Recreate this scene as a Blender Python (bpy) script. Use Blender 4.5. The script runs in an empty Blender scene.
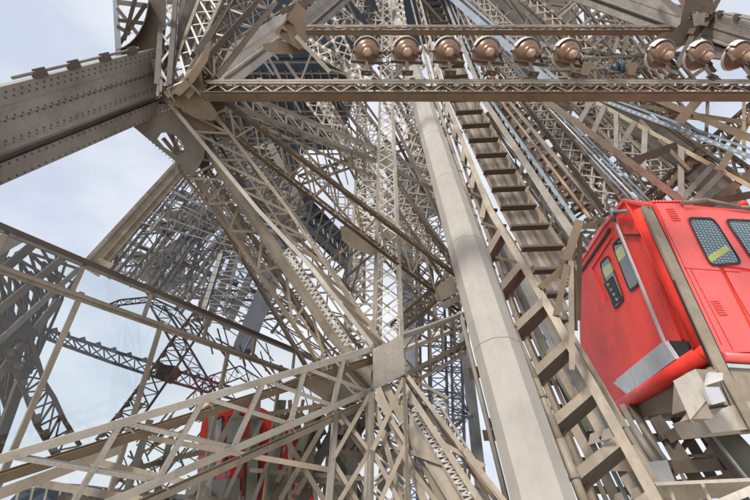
import bpy, bmesh, math, random
from mathutils import Vector, Matrix
random.seed(7)
S = bpy.context.scene
COL = S.collection
V3 = Vector
F = 400.0
TH = math.radians(32.4)
CAM = V3((0, 0, 1.6))
CT, ST = math.cos(TH), math.sin(TH)

def ray(px, py):
    v = (250 - py) / F
    return V3(((px - 375) / F, CT - v * ST, ST + v * CT))
def P(px, py, d): return CAM + ray(px, py) * d
def PZ(px, py, z):
    r = ray(px, py); return CAM + r * ((z - CAM.z) / r.z)
def PP(px, py, p0, n):
    r = ray(px, py); return CAM + r * ((p0 - CAM).dot(n) / r.dot(n))
def M(w, d): return w * d / F

# ---------------------------------------------------------------- materials
def mat(name, base, rough=0.55, vary=0.18, dirt=0.35, scale=1.0, metal=0.0, bump=0.25, dirtcol=None, coat=0.0, spec=None):
    m = bpy.data.materials.new(name); m.use_nodes = True
    nt = m.node_tree; N = nt.nodes; L = nt.links
    b = N['Principled BSDF']
    tc = N.new('ShaderNodeTexCoord')
    n1 = N.new('ShaderNodeTexNoise'); n1.inputs['Scale'].default_value = 0.9 * scale; n1.inputs['Detail'].default_value = 8; n1.inputs['Roughness'].default_value = 0.65
    n2 = N.new('ShaderNodeTexNoise'); n2.inputs['Scale'].default_value = 7 * scale; n2.inputs['Detail'].default_value = 9; n2.inputs['Roughness'].default_value = 0.7
    mp = N.new('ShaderNodeMapping'); mp.inputs['Scale'].default_value = (1, 1, 0.35)
    L.new(tc.outputs['Object'], mp.inputs['Vector']); L.new(tc.outputs['Object'], n1.inputs['Vector']); L.new(mp.outputs['Vector'], n2.inputs['Vector'])
    r1 = N.new('ShaderNodeValToRGB'); e = r1.color_ramp.elements
    lo = [c * (1 - vary) for c in base]; hi = [min(1, c * (1 + vary)) for c in base]
    e[0].position = 0.34; e[0].color = (*lo, 1); e[1].position = 0.66; e[1].color = (*hi, 1)
    L.new(n1.outputs['Fac'], r1.inputs['Fac'])
    r2 = N.new('ShaderNodeValToRGB'); e = r2.color_ramp.elements
    e[0].position = 0.52; e[0].color = (0, 0, 0, 1); e[1].position = 0.72; e[1].color = (1, 1, 1, 1)
    L.new(n2.outputs['Fac'], r2.inputs['Fac'])
    mu = N.new('ShaderNodeMath'); mu.operation = 'MULTIPLY'; mu.inputs[1].default_value = dirt
    L.new(r2.outputs['Color'], mu.inputs[0])
    mx = N.new('ShaderNodeMixRGB'); dc = dirtcol or (base[0] * 0.45, base[1] * 0.40, base[2] * 0.36)
    mx.inputs['Color2'].default_value = (*dc, 1)
    L.new(mu.outputs[0], mx.inputs['Fac']); L.new(r1.outputs['Color'], mx.inputs['Color1'])
    L.new(mx.outputs['Color'], b.inputs['Base Color'])
    rr = N.new('ShaderNodeMapRange'); rr.inputs['To Min'].default_value = max(0.05, rough - 0.12); rr.inputs['To Max'].default_value = min(1, rough + 0.18)
    L.new(n2.outputs['Fac'], rr.inputs['Value']); L.new(rr.outputs['Result'], b.inputs['Roughness'])
    b.inputs['Metallic'].default_value = metal
    b.inputs['Coat Weight'].default_value = coat
    if spec is not None: b.inputs['Specular IOR Level'].default_value = spec
    if bump:
        bp = N.new('ShaderNodeBump'); bp.inputs['Strength'].default_value = bump; bp.inputs['Distance'].default_value = 0.01
        L.new(n2.outputs['Fac'], bp.inputs['Height']); L.new(bp.outputs['Normal'], b.inputs['Normal'])
    return m

LIGHT = mat('pale_lit_paint', (0.44, 0.40, 0.345), vary=.22, dirt=.5)  # pale to dark brown: light and shade on the ironwork put into separate colours
TAN = mat('tan_paint', (0.285, 0.235, 0.178), vary=.28, dirt=.55)
BROWN = mat('brown_shaded_paint', (0.155, 0.108, 0.066), vary=.25, dirt=.5)
DEEP = mat('dark_brown_shaded_paint', (0.085, 0.062, 0.044))
GREYB = mat('grey_brown_shaded_paint', (0.205, 0.182, 0.158), vary=.25, dirt=.45)
SLATE = mat('aerial_slate', (0.095, 0.105, 0.125), dirt=0.2)  # bluish aerial tint of far iron put into this slate
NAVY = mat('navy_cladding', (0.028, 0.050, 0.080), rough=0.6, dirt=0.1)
FAR = mat('aerial_grey', (0.15, 0.14, 0.135), dirt=0.25)  # greyed aerial tint of distant iron put into the colour
CONC = mat('pale_grey_coating', (0.345, 0.322, 0.288), rough=0.6, vary=0.10, dirt=0.22)
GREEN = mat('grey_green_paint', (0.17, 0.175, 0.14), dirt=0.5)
RED = mat('red_gloss_paint', (0.86, 0.058, 0.040), rough=0.42, vary=0.14, dirt=0.22, bump=0.03, coat=0.0, spec=.22, dirtcol=(0.50, 0.10, 0.07))
REDL = mat('pinkish_red_paint', (0.80, 0.115, 0.105), rough=0.36, vary=0.14, dirt=0.35, bump=0.03, coat=0.1, dirtcol=(0.55, 0.16, 0.13))  # paler, pinker red for the cabin's right side and trim
ALU = mat('brushed_aluminium', (0.52, 0.54, 0.56), rough=0.45, metal=0.35, dirt=0.35, dirtcol=(0.24, 0.23, 0.22))
BLUE = mat('blue_grey_paint', (0.20, 0.25, 0.31), dirt=0.35)
STEEL = mat('blue_steel', (0.16, 0.20, 0.22), rough=0.5)
RUST = mat('rusty_orange_paint', (0.30, 0.20, 0.135), dirt=0.4)
CREAM = mat('cream_yellow_paint', (0.55, 0.52, 0.36), dirt=0.35)
BLACK = mat('black_rubber', (0.02, 0.02, 0.022), rough=0.6, dirt=0.1)
COPPER = mat('copper_brown_enamel', (0.225, 0.130, 0.085), rough=0.32, vary=0.25, dirt=0.6, scale=3, bump=0.08, metal=0.25)
COPL = mat('worn_copper_cap', (0.40, 0.29, 0.21), rough=0.45, dirt=0.3)
RIM = mat('pale_lamp_rim', (0.55, 0.50, 0.48), rough=0.4)
YEL = mat('yellow_paint', (0.90, 0.72, 0.10), dirt=0.1)
WHITE = mat('white_plastic', (0.55, 0.55, 0.54), rough=0.4, dirt=0.15)
GROUND = mat('pale_paving', (0.50, 0.47, 0.43), rough=0.85)

def glassmat(name, tint, gloss, rough=0.02, ior=1.5):
    m = bpy.data.materials.new(name); m.use_nodes = True
    nt = m.node_tree; N = nt.nodes; L = nt.links; N.remove(N['Principled BSDF'])
    tr = N.new('ShaderNodeBsdfTransparent'); tr.inputs['Color'].default_value = (*tint, 1)
    gl = N.new('ShaderNodeBsdfGlossy'); gl.inputs['Roughness'].default_value = rough
    fr = N.new('ShaderNodeFresnel'); fr.inputs['IOR'].default_value = ior
    ge = N.new('ShaderNodeNewGeometry'); iv = N.new('ShaderNodeMath'); iv.operation = 'SUBTRACT'; iv.inputs[0].default_value = 1; L.new(ge.outputs['Backfacing'], iv.inputs[1])
    mm = N.new('ShaderNodeMath'); mm.operation = 'MULTIPLY'
    ad = N.new('ShaderNodeMath'); ad.operation = 'ADD'; ad.inputs[1].default_value = gloss; ad.use_clamp = True
    mx = N.new('ShaderNodeMixShader')
    L.new(fr.outputs[0], ad.inputs[0]); L.new(ad.outputs[0], mm.inputs[0]); L.new(iv.outputs[0], mm.inputs[1]); L.new(mm.outputs[0], mx.inputs['Fac'])
    L.new(tr.outputs[0], mx.inputs[1]); L.new(gl.outputs[0], mx.inputs[2])
    L.new(mx.outputs[0], N['Material Output'].inputs['Surface'])
    return m
GLASS = glassmat('tinted_glass', (0.925, 0.955, 0.955), 0.05, ior=1.35)
CABGLASS = glassmat('cabin_glass', (0.85, 0.92, 0.93), 0.07, ior=1.45)

# ---------------------------------------------------------------- mesh builder
def frame(p, q, n):
    a = (q - p).normalized()
    n = V3(n)
    n = n - a * n.dot(a)
    if n.length < 1e-5:
        n = a.orthogonal()
    n.normalize()
    s = a.cross(n).normalized()
    return a, s, n

class MB:
    def __init__(s): s.v = []; s.f = []; s.sm = []
    def add(s, vs, fs, smooth=False):
        o = len(s.v); s.v += [V3(x) for x in vs]; s.f += [tuple(i + o for i in f) for f in fs]; s.sm += [smooth] * len(fs); return s
    def hexa(s, A, B):   # A, B lists of 4 corner points
        return s.add(A + B, [(3, 2, 1, 0), (4, 5, 6, 7), (0, 1, 5, 4), (1, 2, 6, 5), (2, 3, 7, 6), (3, 0, 4, 7)])
    def beam(s, p, q, w, t, n, so=0.0, no=0.0):   # flat bar: width w across, thickness t along n
        a, sd, nn = frame(p, q, n)
        c = [sd * (so - w / 2) + nn * (no - t / 2), sd * (so + w / 2) + nn * (no - t / 2), sd * (so + w / 2) + nn * (no + t / 2), sd * (so - w / 2) + nn * (no + t / 2)]
        return s.hexa([p + k for k in c], [q + k for k in c])
    def ell(s, p, q, w, n, flip=1, th=None):      # angle section: face leg facing -n plus an edge leg
        th = th or w * 0.13
        s.beam(p, q, w, th, n)
        s.beam(p, q, th, w * 0.85, n, so=flip * (w / 2 - th / 2), no=w * 0.425 + th * 0.52)
        return s
    def ibeam(s, p, q, w, dep, n, th=None):
        th = th or w * 0.1
        s.beam(p, q, w, th, n, no=-dep / 2 + th / 2); s.beam(p, q, w, th, n, no=dep / 2 - th / 2)
        s.beam(p, q, th, dep - 2 * th - 0.002, n)
        return s
    def tube(s, p, q, r, seg=10, r2=None):
        r2 = r if r2 is None else r2
        a, sd, nn = frame(p, q, (0.31, 0.2, 0.9))
        vs = [p + (sd * math.cos(2 * math.pi * i / seg) + nn * math.sin(2 * math.pi * i / seg)) * r for i in range(seg)]
        vs += [q + (sd * math.cos(2 * math.pi * i / seg) + nn * math.sin(2 * math.pi * i / seg)) * r2 for i in range(seg)]
        o = len(s.v)
        s.add(vs, [(i, (i + 1) % seg, seg + (i + 1) % seg, seg + i) for i in range(seg)], True)
        s.f += [tuple(o + i for i in reversed(range(seg))), tuple(o + seg + i for i in range(seg))]; s.sm += [False, False]
        return s
    def path(s, pts, r, seg=8):
        for i in range(len(pts) - 1): s.tube(pts[i], pts[i + 1], r, seg)
        return s
    def plate(s, pts, vec):    # polygon extruded by vec
        n = len(pts); v = V3(vec)
        return s.add(list(pts) + [p + v for p in pts], [tuple(range(n))[::-1], tuple(range(n, 2 * n))] + [(i, (i + 1) % n, n + (i + 1) % n, n + i) for i in range(n)])
    def rivet(s, p, n, r, h=None):
        h = h or r * 0.6
        n = V3(n).normalized(); u = n.orthogonal().normalized(); w = n.cross(u)
        vs = []
        for k, (rr, hh) in enumerate(((1, 0), (0.7, 0.75))):
            for i in range(6):
                a = i * math.pi / 3; vs.append(p + (u * math.cos(a) + w * math.sin(a)) * r * rr + n * h * hh)
        vs.append(p + n * h)
        return s.add(vs, [(i, (i + 1) % 6, 6 + (i + 1) % 6, 6 + i) for i in range(6)] + [(6 + i, 6 + (i + 1) % 6, 12) for i in range(6)], True)
    def rivline(s, p, q, n, r, step):
        L = (q - p).length; k = max(2, int(L / step))
        for i in range(k + 1): s.rivet(p.lerp(q, i / k), n, r)
        return s
    def lathe(s, prof, seg=24, org=V3((0, 0, 0)), ax=None):
        R = V3((0, 0, 1)).rotation_difference(V3(ax)).to_matrix() if ax is not None else Matrix.Identity(3)
        vs = []
        for (r, z) in prof:
            for i in range(seg):
                a = 2 * math.pi * i / seg; vs.append(org + R @ V3((r * math.cos(a), r * math.sin(a), z)))
        fs = []
        for k in range(len(prof) - 1):
            for i in range(seg):
                j = (i + 1) % seg; fs.append((k * seg + i, k * seg + j, (k + 1) * seg + j, (k + 1) * seg + i))
        return s.add(vs, fs, True)
    def build(s, name, m, parent=None, label=None):
        me = bpy.data.meshes.new(name)
        o = ORG.get(parent.name, V3((0, 0, 0))) if parent else V3((0, 0, 0))
        me.from_pydata([tuple(v - o) for v in s.v], [], s.f); me.materials.append(m)
        me.polygons.foreach_set('use_smooth', s.sm)
        me.update()
        bm = bmesh.new(); bm.from_mesh(me); bmesh.ops.recalc_face_normals(bm, faces=bm.faces); bm.to_mesh(me); bm.free()
        ob = bpy.data.objects.new(name, me); COL.objects.link(ob)
        if parent: ob.parent = parent; ORG[ob.name] = o
        if label: ob['label'] = label
        return ob
ORG = {}
LABELS = {}
def thing(name, label, cat, loc, group=None):
    o = bpy.data.objects.new(name, None); COL.objects.link(o); o.location = loc; o.empty_display_size = 0.2
    ORG[o.name] = V3(loc); o['label'] = label; o['category'] = cat
    if group: o['group'] = group
    LABELS.setdefault(label, []).append(o.name)
    return o

# ---------------------------------------------------------------- lattice members
def lattice(t, A0, A1, B0, B1, n, style='X', cm=TAN, lm=None, cw=0.1, lw=0.05, back=None, bn=None, rivets=0, up=None):
    """planar or box lattice between chord A (A0-A1) and chord B (B0-B1), parts under thing t"""
    lm = lm or cm
    nrm = (A1 - A0).cross(B0 - A0)
    if nrm.length < 1e-6: nrm = V3((0, 1, 0))
    nrm.normalize()
    if nrm.dot((A0 + A1) / 2 - CAM) < 0: nrm = -nrm
    ca = MB().ell(A0, A1, cw, nrm, 1); cb = MB().ell(B0, B1, cw, nrm, -1)
    if rivets:
        for mb, p, q in ((ca, A0, A1), (cb, B0, B1)):
            for k in (-0.25, 0.25):
                sd = frame(p, q, nrm)[1]
                mb.rivline(p + sd * cw * k - nrm * cw * 0.065, q + sd * cw * k - nrm * cw * 0.065, -nrm, rivets, rivets * 9)
    la = la0 = MB()
    a = [A0.lerp(A1, i / n) for i in range(n + 1)]; b = [B0.lerp(B1, i / n) for i in range(n + 1)]
    off = nrm * cw * 0.15
    def bars(a, b, off):
        for i in range(n):
            if style == 'X':
                la.beam(a[i] + off, b[i + 1] + off, lw, lw * 0.28, nrm); la.beam(b[i] + off * 1.5 + nrm * lw * .3, a[i + 1] + off * 1.5 + nrm * lw * .3, lw, lw * 0.28, nrm)
            elif style == 'XP':
                la.beam(a[i] + off, b[i + 1] + off, lw, lw * 0.28, nrm); la.beam(b[i] + off * 1.5 + nrm * lw * .3, a[i + 1] + off * 1.5 + nrm * lw * .3, lw, lw * 0.28, nrm)
                la.beam(a[i] + off * 2 + nrm * lw * .6, b[i] + off * 2 + nrm * lw * .6, lw, lw * 0.28, nrm)
            elif style == 'Z':
                p, q = (a[i], b[i + 1]) if i % 2 else (b[i], a[i + 1]); la.beam(p + off, q + off, lw, lw * 0.28, nrm)
            elif style == 'N':
                la.beam(a[i] + off, b[i + 1] + off, lw, lw * 0.28, nrm); la.ell(a[i] + off * 2 + nrm * lw * .3, b[i] + off * 2 + nrm * lw * .3, lw, nrm)
            elif style == 'P':
                la.ell(a[i] + off, b[i] + off, lw, nrm)
            elif style == 'S':
                la.ell(a[i] + off * 2 + nrm * lw * .3, b[i] + off * 2 + nrm * lw * .3, lw, nrm)
                if i + 2 <= n: la.ell(b[i] + off, a[i + 2] + off, lw, nrm)
        if style in ('XP', 'N', 'P', 'S'): la.beam(a[n] + off * 2, b[n] + off * 2, lw, lw * 0.28, nrm)
    bars(a, b, off)
    ca.build('chord', cm, t); cb.build('chord', cm, t)
    if cw > .125 and n < 18:
        for arr, la in ((a, ca), (b, cb)):
            for k_ in range(1, n):
                dv = (arr[k_ + 1] - arr[k_]).normalized() * cw * 1.1; la.beam(arr[k_] - dv - nrm * cw * .09, arr[k_] + dv - nrm * cw * .09, cw * 1.25, cw * .05, nrm)
    la = la0
    if back is not None:
        bk = V3(back) if not isinstance(back, (int, float)) else nrm * back
        MB().ell(A0 + bk, A1 + bk, cw, nrm, 1).build('chord', cm, t); MB().ell(B0 + bk, B1 + bk, cw, nrm, -1).build('chord', cm, t)
        a2 = [p + bk for p in a]; b2 = [p + bk for p in b]
        bars(a2, b2, off)
        for (u, w) in ((a, a2), (b, b2)):
            sn = (A1 - A0).cross(bk).normalized()
            for i in range(n):
                p, q = (u[i], w[i + 1]) if i % 2 else (w[i], u[i + 1])
                la.beam(p + off, q + off, lw, lw * 0.28, sn); la.beam(u[i] + off * 2.6, w[i] + off * 2.6, lw, lw * 0.28, sn)
    la0.build('lacing', lm, t); ca.build('chord', cm, t); cb.build('chord', cm, t)
    return nrm

def ends(x0, y0, w0, x1, y1, w1, d0, d1=None):
    d1 = d0 * w0 / w1 if d1 is None else d1
    dx, dy = x1 - x0, y1 - y0; L = math.hypot(dx, dy); ux, uy = -dy / L, dx / L
    return (P(x0 + ux * w0 / 2, y0 + uy * w0 / 2, d0), P(x1 + ux * w1 / 2, y1 + uy * w1 / 2, d1),
            P(x0 - ux * w0 / 2, y0 - uy * w0 / 2, d0), P(x1 - ux * w1 / 2, y1 - uy * w1 / 2, d1), d0, d1)

def truss(name, label, x0, y0, w0, x1, y1, w1, d0, n=10, style='X', cm=TAN, lm=None, cpx=2.0, lpx=1.2, back=0, d1=None, cat='girder', group=None, rivets=0):
    A0, A1, B0, B1, d0, d1 = ends(x0, y0, w0, x1, y1, w1, d0, d1)
    t = thing(name, label, cat, (A0 + B0) / 2, group)
    dm = min(d0, d1) * 0.5 + max(d0, d1) * 0.5
    bk = back * M(w0, d0) if back else None
    lattice(t, A0, A1, B0, B1, n, style, cm, lm, M(cpx, dm), M(lpx, dm), bk, rivets=rivets)
    return t

def pplate(t, pts, d, th, m, name='gusset_plate', rv=None, label=None):
    """plate drawn through px points at depth d (single or per point)"""
    q = [P(x, y, d if isinstance(d, (int, float)) else d[i]) for i, (x, y) in enumerate(pts)]
    n = (q[1] - q[0]).cross(q[2] - q[0]); 
    nn = V3((0, 0, 0))
    for i in range(len(q)): nn += (q[i] - CAM).cross(q[(i + 1) % len(q)] - CAM)
    vdir = (sum(q, V3((0, 0, 0))) / len(q) - CAM).normalized()
    mb = MB().plate(q, vdir * th)
    if rv:
        for x, y in rv[1]: mb.rivet(P(x, y, (d if isinstance(d, (int, float)) else d[0]) * 0.999), -vdir, rv[0])
    return mb.build(name, m, t, label)
EXPO = 0.68
# ================================================================ WORLD, LIGHT, CAMERA
w = bpy.data.worlds.new('World'); S.world = w; w.use_nodes = True
nt = w.node_tree; N = nt.nodes; L = nt.links
bg = N['Background']
sky = N.new('ShaderNodeTexSky'); sky.sky_type = 'NISHITA'; sky.sun_disc = False
SUN_EL, SUN_AZ = math.radians(42), math.radians(215)     # azimuth clockwise from +Y
sky.sun_elevation = SUN_EL; sky.sun_rotation = SUN_AZ
tc = N.new('ShaderNodeTexCoord')
mp = N.new('ShaderNodeMapping'); mp.inputs['Scale'].default_value = (1, 1, 1.6)
no = N.new('ShaderNodeTexNoise'); no.inputs['Scale'].default_value = 2.3; no.inputs['Detail'].default_value = 7; no.inputs['Roughness'].default_value = 0.52
L.new(tc.outputs['Generated'], mp.inputs['Vector']); L.new(mp.outputs['Vector'], no.inputs['Vector'])
cr = N.new('ShaderNodeValToRGB'); e = cr.color_ramp.elements
e[0].position = 0.30; e[0].color = (0.88, 0.88, 0.88, 1); e[1].position = 0.68; e[1].color = (0.97, 0.97, 0.97, 1)
L.new(no.outputs['Fac'], cr.inputs['Fac'])
cc = N.new('ShaderNodeValToRGB'); e = cc.color_ramp.elements
e[0].position = 0.38; e[0].color = (0.63, 0.69, 0.81, 1); e[1].position = 0.66; e[1].color = (0.97, 0.975, 1.0, 1)
L.new(no.outputs['Fac'], cc.inputs['Fac'])
sc = N.new('ShaderNodeVectorMath'); sc.operation = 'SCALE'; sc.inputs['Scale'].default_value = 5.6
L.new(cc.outputs['Color'], sc.inputs[0])
mx = N.new('ShaderNodeMixRGB'); L.new(cr.outputs['Color'], mx.inputs['Fac']); L.new(sky.outputs['Color'], mx.inputs['Color1']); L.new(sc.outputs['Vector'], mx.inputs['Color2'])
L.new(mx.outputs['Color'], bg.inputs['Color']); bg.inputs['Strength'].default_value = 0.12

sl = bpy.data.lights.new('sun', 'SUN'); sl.energy = 2.6; sl.angle = math.radians(12); sl.color = (1, 0.95, 0.87)
so = bpy.data.objects.new('sun', sl); COL.objects.link(so)
sd = V3((math.sin(SUN_AZ) * math.cos(SUN_EL), math.cos(SUN_AZ) * math.cos(SUN_EL), math.sin(SUN_EL)))
so.rotation_euler = (-sd).to_track_quat('-Z', 'Y').to_euler()

cd = bpy.data.cameras.new('camera'); cam = bpy.data.objects.new('camera', cd); COL.objects.link(cam)
cd.sensor_width = 36; cd.lens = 36 * F / 750; cd.clip_start = 0.05; cd.clip_end = 3000
cam.location = CAM; cam.rotation_euler = (math.radians(90) + TH, 0, 0); S.camera = cam
S.view_settings.view_transform = 'Standard'; S.view_settings.look = 'None'; S.view_settings.gamma = 1; S.view_settings.exposure = EXPO
S.view_settings.use_curve_mapping = False
S.render.engine = 'CYCLES'

# ================================================================ GROUND
g = MB(); R = 1500
g.add([(-R, -R, 0), (R, -R, 0), (R, R, 0), (-R, R, 0)], [(0, 1, 2, 3)])
go = g.build('ground', GROUND); go['kind'] = 'structure'

# ================================================================ RIVETED COLUMNS
def column(name, label, S0, S1, U0, U1, dep, cm, rv=0.02, step=0.13, rail=None, group=None, prof=None, rows=(.06, .12, .32, .36, .56, .60)):
    """box column swept from S0 to S1 (its upper edge in the picture), U0/U1 the width vectors, dep the depth"""
    t = thing(name, label, 'column', S0, group)
    ax = (S1 - S0).normalized()
    V = ax.cross(U0).normalized()
    if V.dot(S0 - CAM) < 0: V = -V
    prof = prof or [(0, 0), (.60, 0), (.62, -.05), (.66, -.05), (.66, .05), (.70, .05), (.70, .30), (.78, .30), (.78, .10), (1.0, .10), (1.0, 1), (0, 1)]
    mb = MB(); k = len(prof)
    ext = [S0 + U0 * u + V * dep * v for u, v in prof]; exu = [S1 + U1 * u + V * dep * v * (U1.length / U0.length) for u, v in prof]
    mb.add(ext + exu, [(i, (i + 1) % k, k + (i + 1) % k, k + i) for i in range(k)] + [tuple(range(k))[::-1], tuple(range(k, 2 * k))])
    # cover strips
    st = MB()
    for u0, u1 in ((.34 - .13, .34 + .0),):
        a = [S0 + U0 * u0 - V * .022, S0 + U0 * u1 - V * .022, S0 + U0 * u1 - V * .002, S0 + U0 * u0 - V * .002]
        b = [S1 + U1 * u0 - V * .022, S1 + U1 * u1 - V * .022, S1 + U1 * u1 - V * .002, S1 + U1 * u0 - V * .002]
        st.hexa(a, b)
    mb.build('column_body', cm, t); st.build('cover_strip', cm, t)
    if rv:
        r = MB()
        for u in rows:
            o = -V * (.0225 if .21 < u < .34 else .001)
            r.rivline(S0 + U0 * u + o, S1 + U1 * u + o, -V, rv, step)
        for u in (.81, .97): r.rivline(S0 + U0 * u + V * (dep * .1 - .001), S1 + U1 * u + V * (dep * .1 * U1.length / U0.length - .001), -V, rv, step)
        r.build('rivets', DEEP, t)  # shadow around the rivet heads put into their dark colour
    if rail:
        ts, up, rr = rail
        q0 = S0 - U0.normalized() * up; q1 = S1 - U1.normalized() * up
        a, b = q0.lerp(q1, ts[0] - .1), q0.lerp(q1, min(1, ts[-1] + .04))
        MB().tube(a, b, rr).build('cable_pipe', GREYB, t)
        for f in ts:
            c = q0.lerp(q1, f); m = MB(); u = U0.normalized()
            m.beam(c - ax * rr * 3.2, c + ax * rr * 3.2, rr * 4.2, rr * 3.4, V)
            m.beam(c - ax * rr * 4.4 + u * up * .5, c + ax * rr * 4.4 + u * up * .5, rr * 3.4, rr * 3.0, V)
            m.beam(c - ax * rr * 1.5 + u * up * .85, c + ax * rr * 1.5 + u * up * .85, up * .5, rr * 2.4, V)
            m.build('pipe_clamp', DEEP, t)
    return t

d0, d1 = 6.0, 9.6
S0 = P(-40, 97, d0); U0 = P(-40, 205, d0) - S0; S1 = P(176, 43, d1 + .4); U1 = (P(174, 110, d1 + .4) - S1)
column('riveted_column', 'wide grey-brown riveted box column crossing the sky at the upper left', S0, S1, U0, U1, 1.1, GREYB, .021, .14, rail=((.26, .40, .55, .70), .10, .028))
d0, d1 = 15, 22
S0 = P(196, 66, d0); U0 = P(210, 104, d0) - S0; S1 = P(296, 4, d1); U1 = P(306, 29, d1) - S1
column('riveted_column', 'pale riveted box column rising right from behind the left gusset joint', S0, S1, U0, U1, 1.0, LIGHT, .016, .3, rail=((.35, .5, .65, .8), .12, .03))
S0 = P(303, 12, 22.2); U0 = P(312, 34, 22.2) - S0; S1 = P(380, -50, 32); U1 = P(388, -34, 32) - S1
column('riveted_column', 'distant grey box column above the small gusset joint at the top', S0, S1, U0, U1, 1.0, GREYB, 0)
d0, d1 = 14, 10
S0 = P(704, 12, d0); U0 = P(700, 50, d0) - S0; S1 = P(800, 34, d1); U1 = P(800, 92, d1) - S1
column('riveted_column', 'riveted grey column running out of the picture at the top right corner', S0, S1, U0, U1, 1.0, GREYB, .018, .16, rail=((.22, .42, .62), .10, .03))
d0, d1 = 22, 15
S0 = P(560, -34, d0); U0 = P(556, -6, d0) - S0; S1 = P(690, 8, d1); U1 = P(684, 43, d1) - S1
column('riveted_column', 'smooth grey-brown box column left of the top right gusset joint', S0, S1, U0, U1, 1.0, GREYB, .012, .3)

# ================================================================ JOINT CLUSTER upper left
t = thing('gusset_joint', 'brown riveted gusset joint where the left column meets the floodlight girder', 'joint', P(185, 95, 9.0))
pplate(t, [(159, 90), (173, 81), (188, 69), (197, 53), (201, 63), (203, 82), (208, 99), (218, 114), (212, 121), (195, 118), (180, 108), (166, 103)], 8.9, .05, BROWN, rv=(.018, [(170 + i * 5, 97 - i * 3.5) for i in range(6)] + [(195 + i * .6, 70 + i * 7) for i in range(6)]))
pplate(t, [(163, 92), (176, 84), (190, 72), (202, 52), (206, 56), (198, 74), (184, 88), (168, 98)], 8.75, .10, TAN, 'curved_flange')
pplate(t, [(185, 95), (192, 86), (196, 90), (189, 99)], 8.8, .05, TAN, 'cover_plate')
pplate(t, [(192, 58), (205, 45), (214, 66), (213, 104), (220, 116), (205, 104), (198, 84)], 9.3, .08, DEEP)
for k, (pts, d, m_) in enumerate([([(172, 92), (184, 80), (200, 60), (206, 44), (212, 40), (208, 60), (194, 82), (180, 96)], 8.6, BROWN),
      ([(214, 66), (222, 80), (226, 100), (222, 118), (212, 112), (208, 90)], 9.5, BROWN), ([(150, 60), (162, 56), (166, 88), (158, 92)], 9.2, DEEP), ([(160, 100), (176, 104), (190, 126), (186, 140), (170, 126)], 9.7, BROWN)]):
    pplate(t, pts, d, .06, m_)
rvm = MB()
for (pa, pb, k) in (((162, 92), (188, 72), 9), ((190, 76), (210, 112), 12), ((170, 102), (210, 119), 12), ((134, 122), (172, 108), 12), ((136, 128), (176, 164), 12), ((204, 60), (206, 98), 9), ((200, 122), (236, 134), 9)):
    for i in range(k + 1):
        x, y = pa[0] + (pb[0] - pa[0]) * i / k, pa[1] + (pb[1] - pa[1]) * i / k; rvm.rivet(P(x, y, 8.88 if y < 121 and x > 160 else 9.57), -ray(x, y), .018)
rvm.build('rivets', TAN, t)
# plate with oval opening below the joint
def ring(t, outer, inner, d, th, m, name='gusset_plate'):
    # outer and inner px loops of equal length
    mb = MB(); n = len(outer); vd = ray(*outer[0])
    o = [P(x, y, d) for x, y in outer]; i = [P(x, y, d) for x, y in inner]; c = sum(o, V3((0, 0, 0))) / n; v = (c - CAM).normalized() * th
    vs = o + i + [p + v for p in o] + [p + v for p in i]
    fs = []
    for k in range(n):
        j = (k + 1) % n
        fs += [(k, j, n + j, n + k), (2 * n + k, 3 * n + k, 3 * n + j, 2 * n + j), (k, 2 * n + k, 2 * n + j, j), (n + k, n + j, 3 * n + j, 3 * n + k)]
    return mb.add(vs, fs).build(name, m, t)
ring(t, [(130, 124), (150, 104), (172, 104), (196, 116), (206, 134), (204, 158), (192, 178), (176, 162)],
        [(157, 139), (161, 133), (168, 132), (177, 137), (184, 146), (184, 153), (176, 155), (164, 147)], 9.6, .12, GREYB)
ring(t, [(176, 104), (186, 101), (200, 108), (214, 120), (216, 132), (204, 134), (192, 124), (180, 113)],
        [(184, 108), (187, 106), (191, 108), (195, 112), (196, 117), (193, 117), (189, 114), (186, 111)], 9.2, .08, BROWN)
pplate(t, [(200, 118), (222, 120), (243, 134), (232, 140), (212, 133)], 9.8, .12, BROWN, 'cover_plate')
pplate(t, [(178, 134), (196, 118), (214, 150), (206, 176)], 10.4, .1, DEEP)

# arched corner left of the joint
t = thing('arched_bracket', 'dark arched lattice bracket against the sky at the top left', 'bracket', P(125, 55, 9.4))
D = 9.6
def arc(cx, cy, rx, ry, a0, a1, n): return [(cx + rx * math.cos(math.radians(a0 + (a1 - a0) * i / n)), cy + ry * math.sin(math.radians(a0 + (a1 - a0) * i / n))) for i in range(n + 1)]
inn = arc(112, -6, 37, 56, 80, 5, 8); out = [(112, 64), (124, 62), (136, 59), (148, 56), (158, 52), (164, 44), (166, 28), (166, 12), (166, -10)]
mb = MB(); vd = ray(140, 30) * .12
for k in range(8):
    q = [P(*inn[k], D), P(*inn[k + 1], D), P(*out[k + 1], D), P(*out[k], D)]; mb.plate(q, vd)
mb.build('web_plate', DEEP, t)
mb = MB()
for k in range(8): mb.beam(P(*inn[k], D - .1), P(*inn[k + 1], D - .1), .02, .36, ray(140, 30))
mb.build('curved_flange', BROWN, t)
MB().ell(P(119, 62, 9.4), P(115, -12, 10.6), .13, ray(117, 20)).build('post', STEEL, t)
MB().ell(P(117, 2, 10.3), P(166, 8, 10.2), .12, ray(140, 5)).build('top_bar', GREYB, t)
mb = MB()
for (a, b) in (((117, 8), (160, 62)), ((118, 46), (146, 4)), ((118, 20), (150, 24)), ((124, 40), (136, -4)), ((117, 26), (130, 34))):
    mb.ell(P(*a, 9.9), P(*b, 9.9), .09, ray(140, 20))
mb.build('bracing', DEEP, t)

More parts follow.
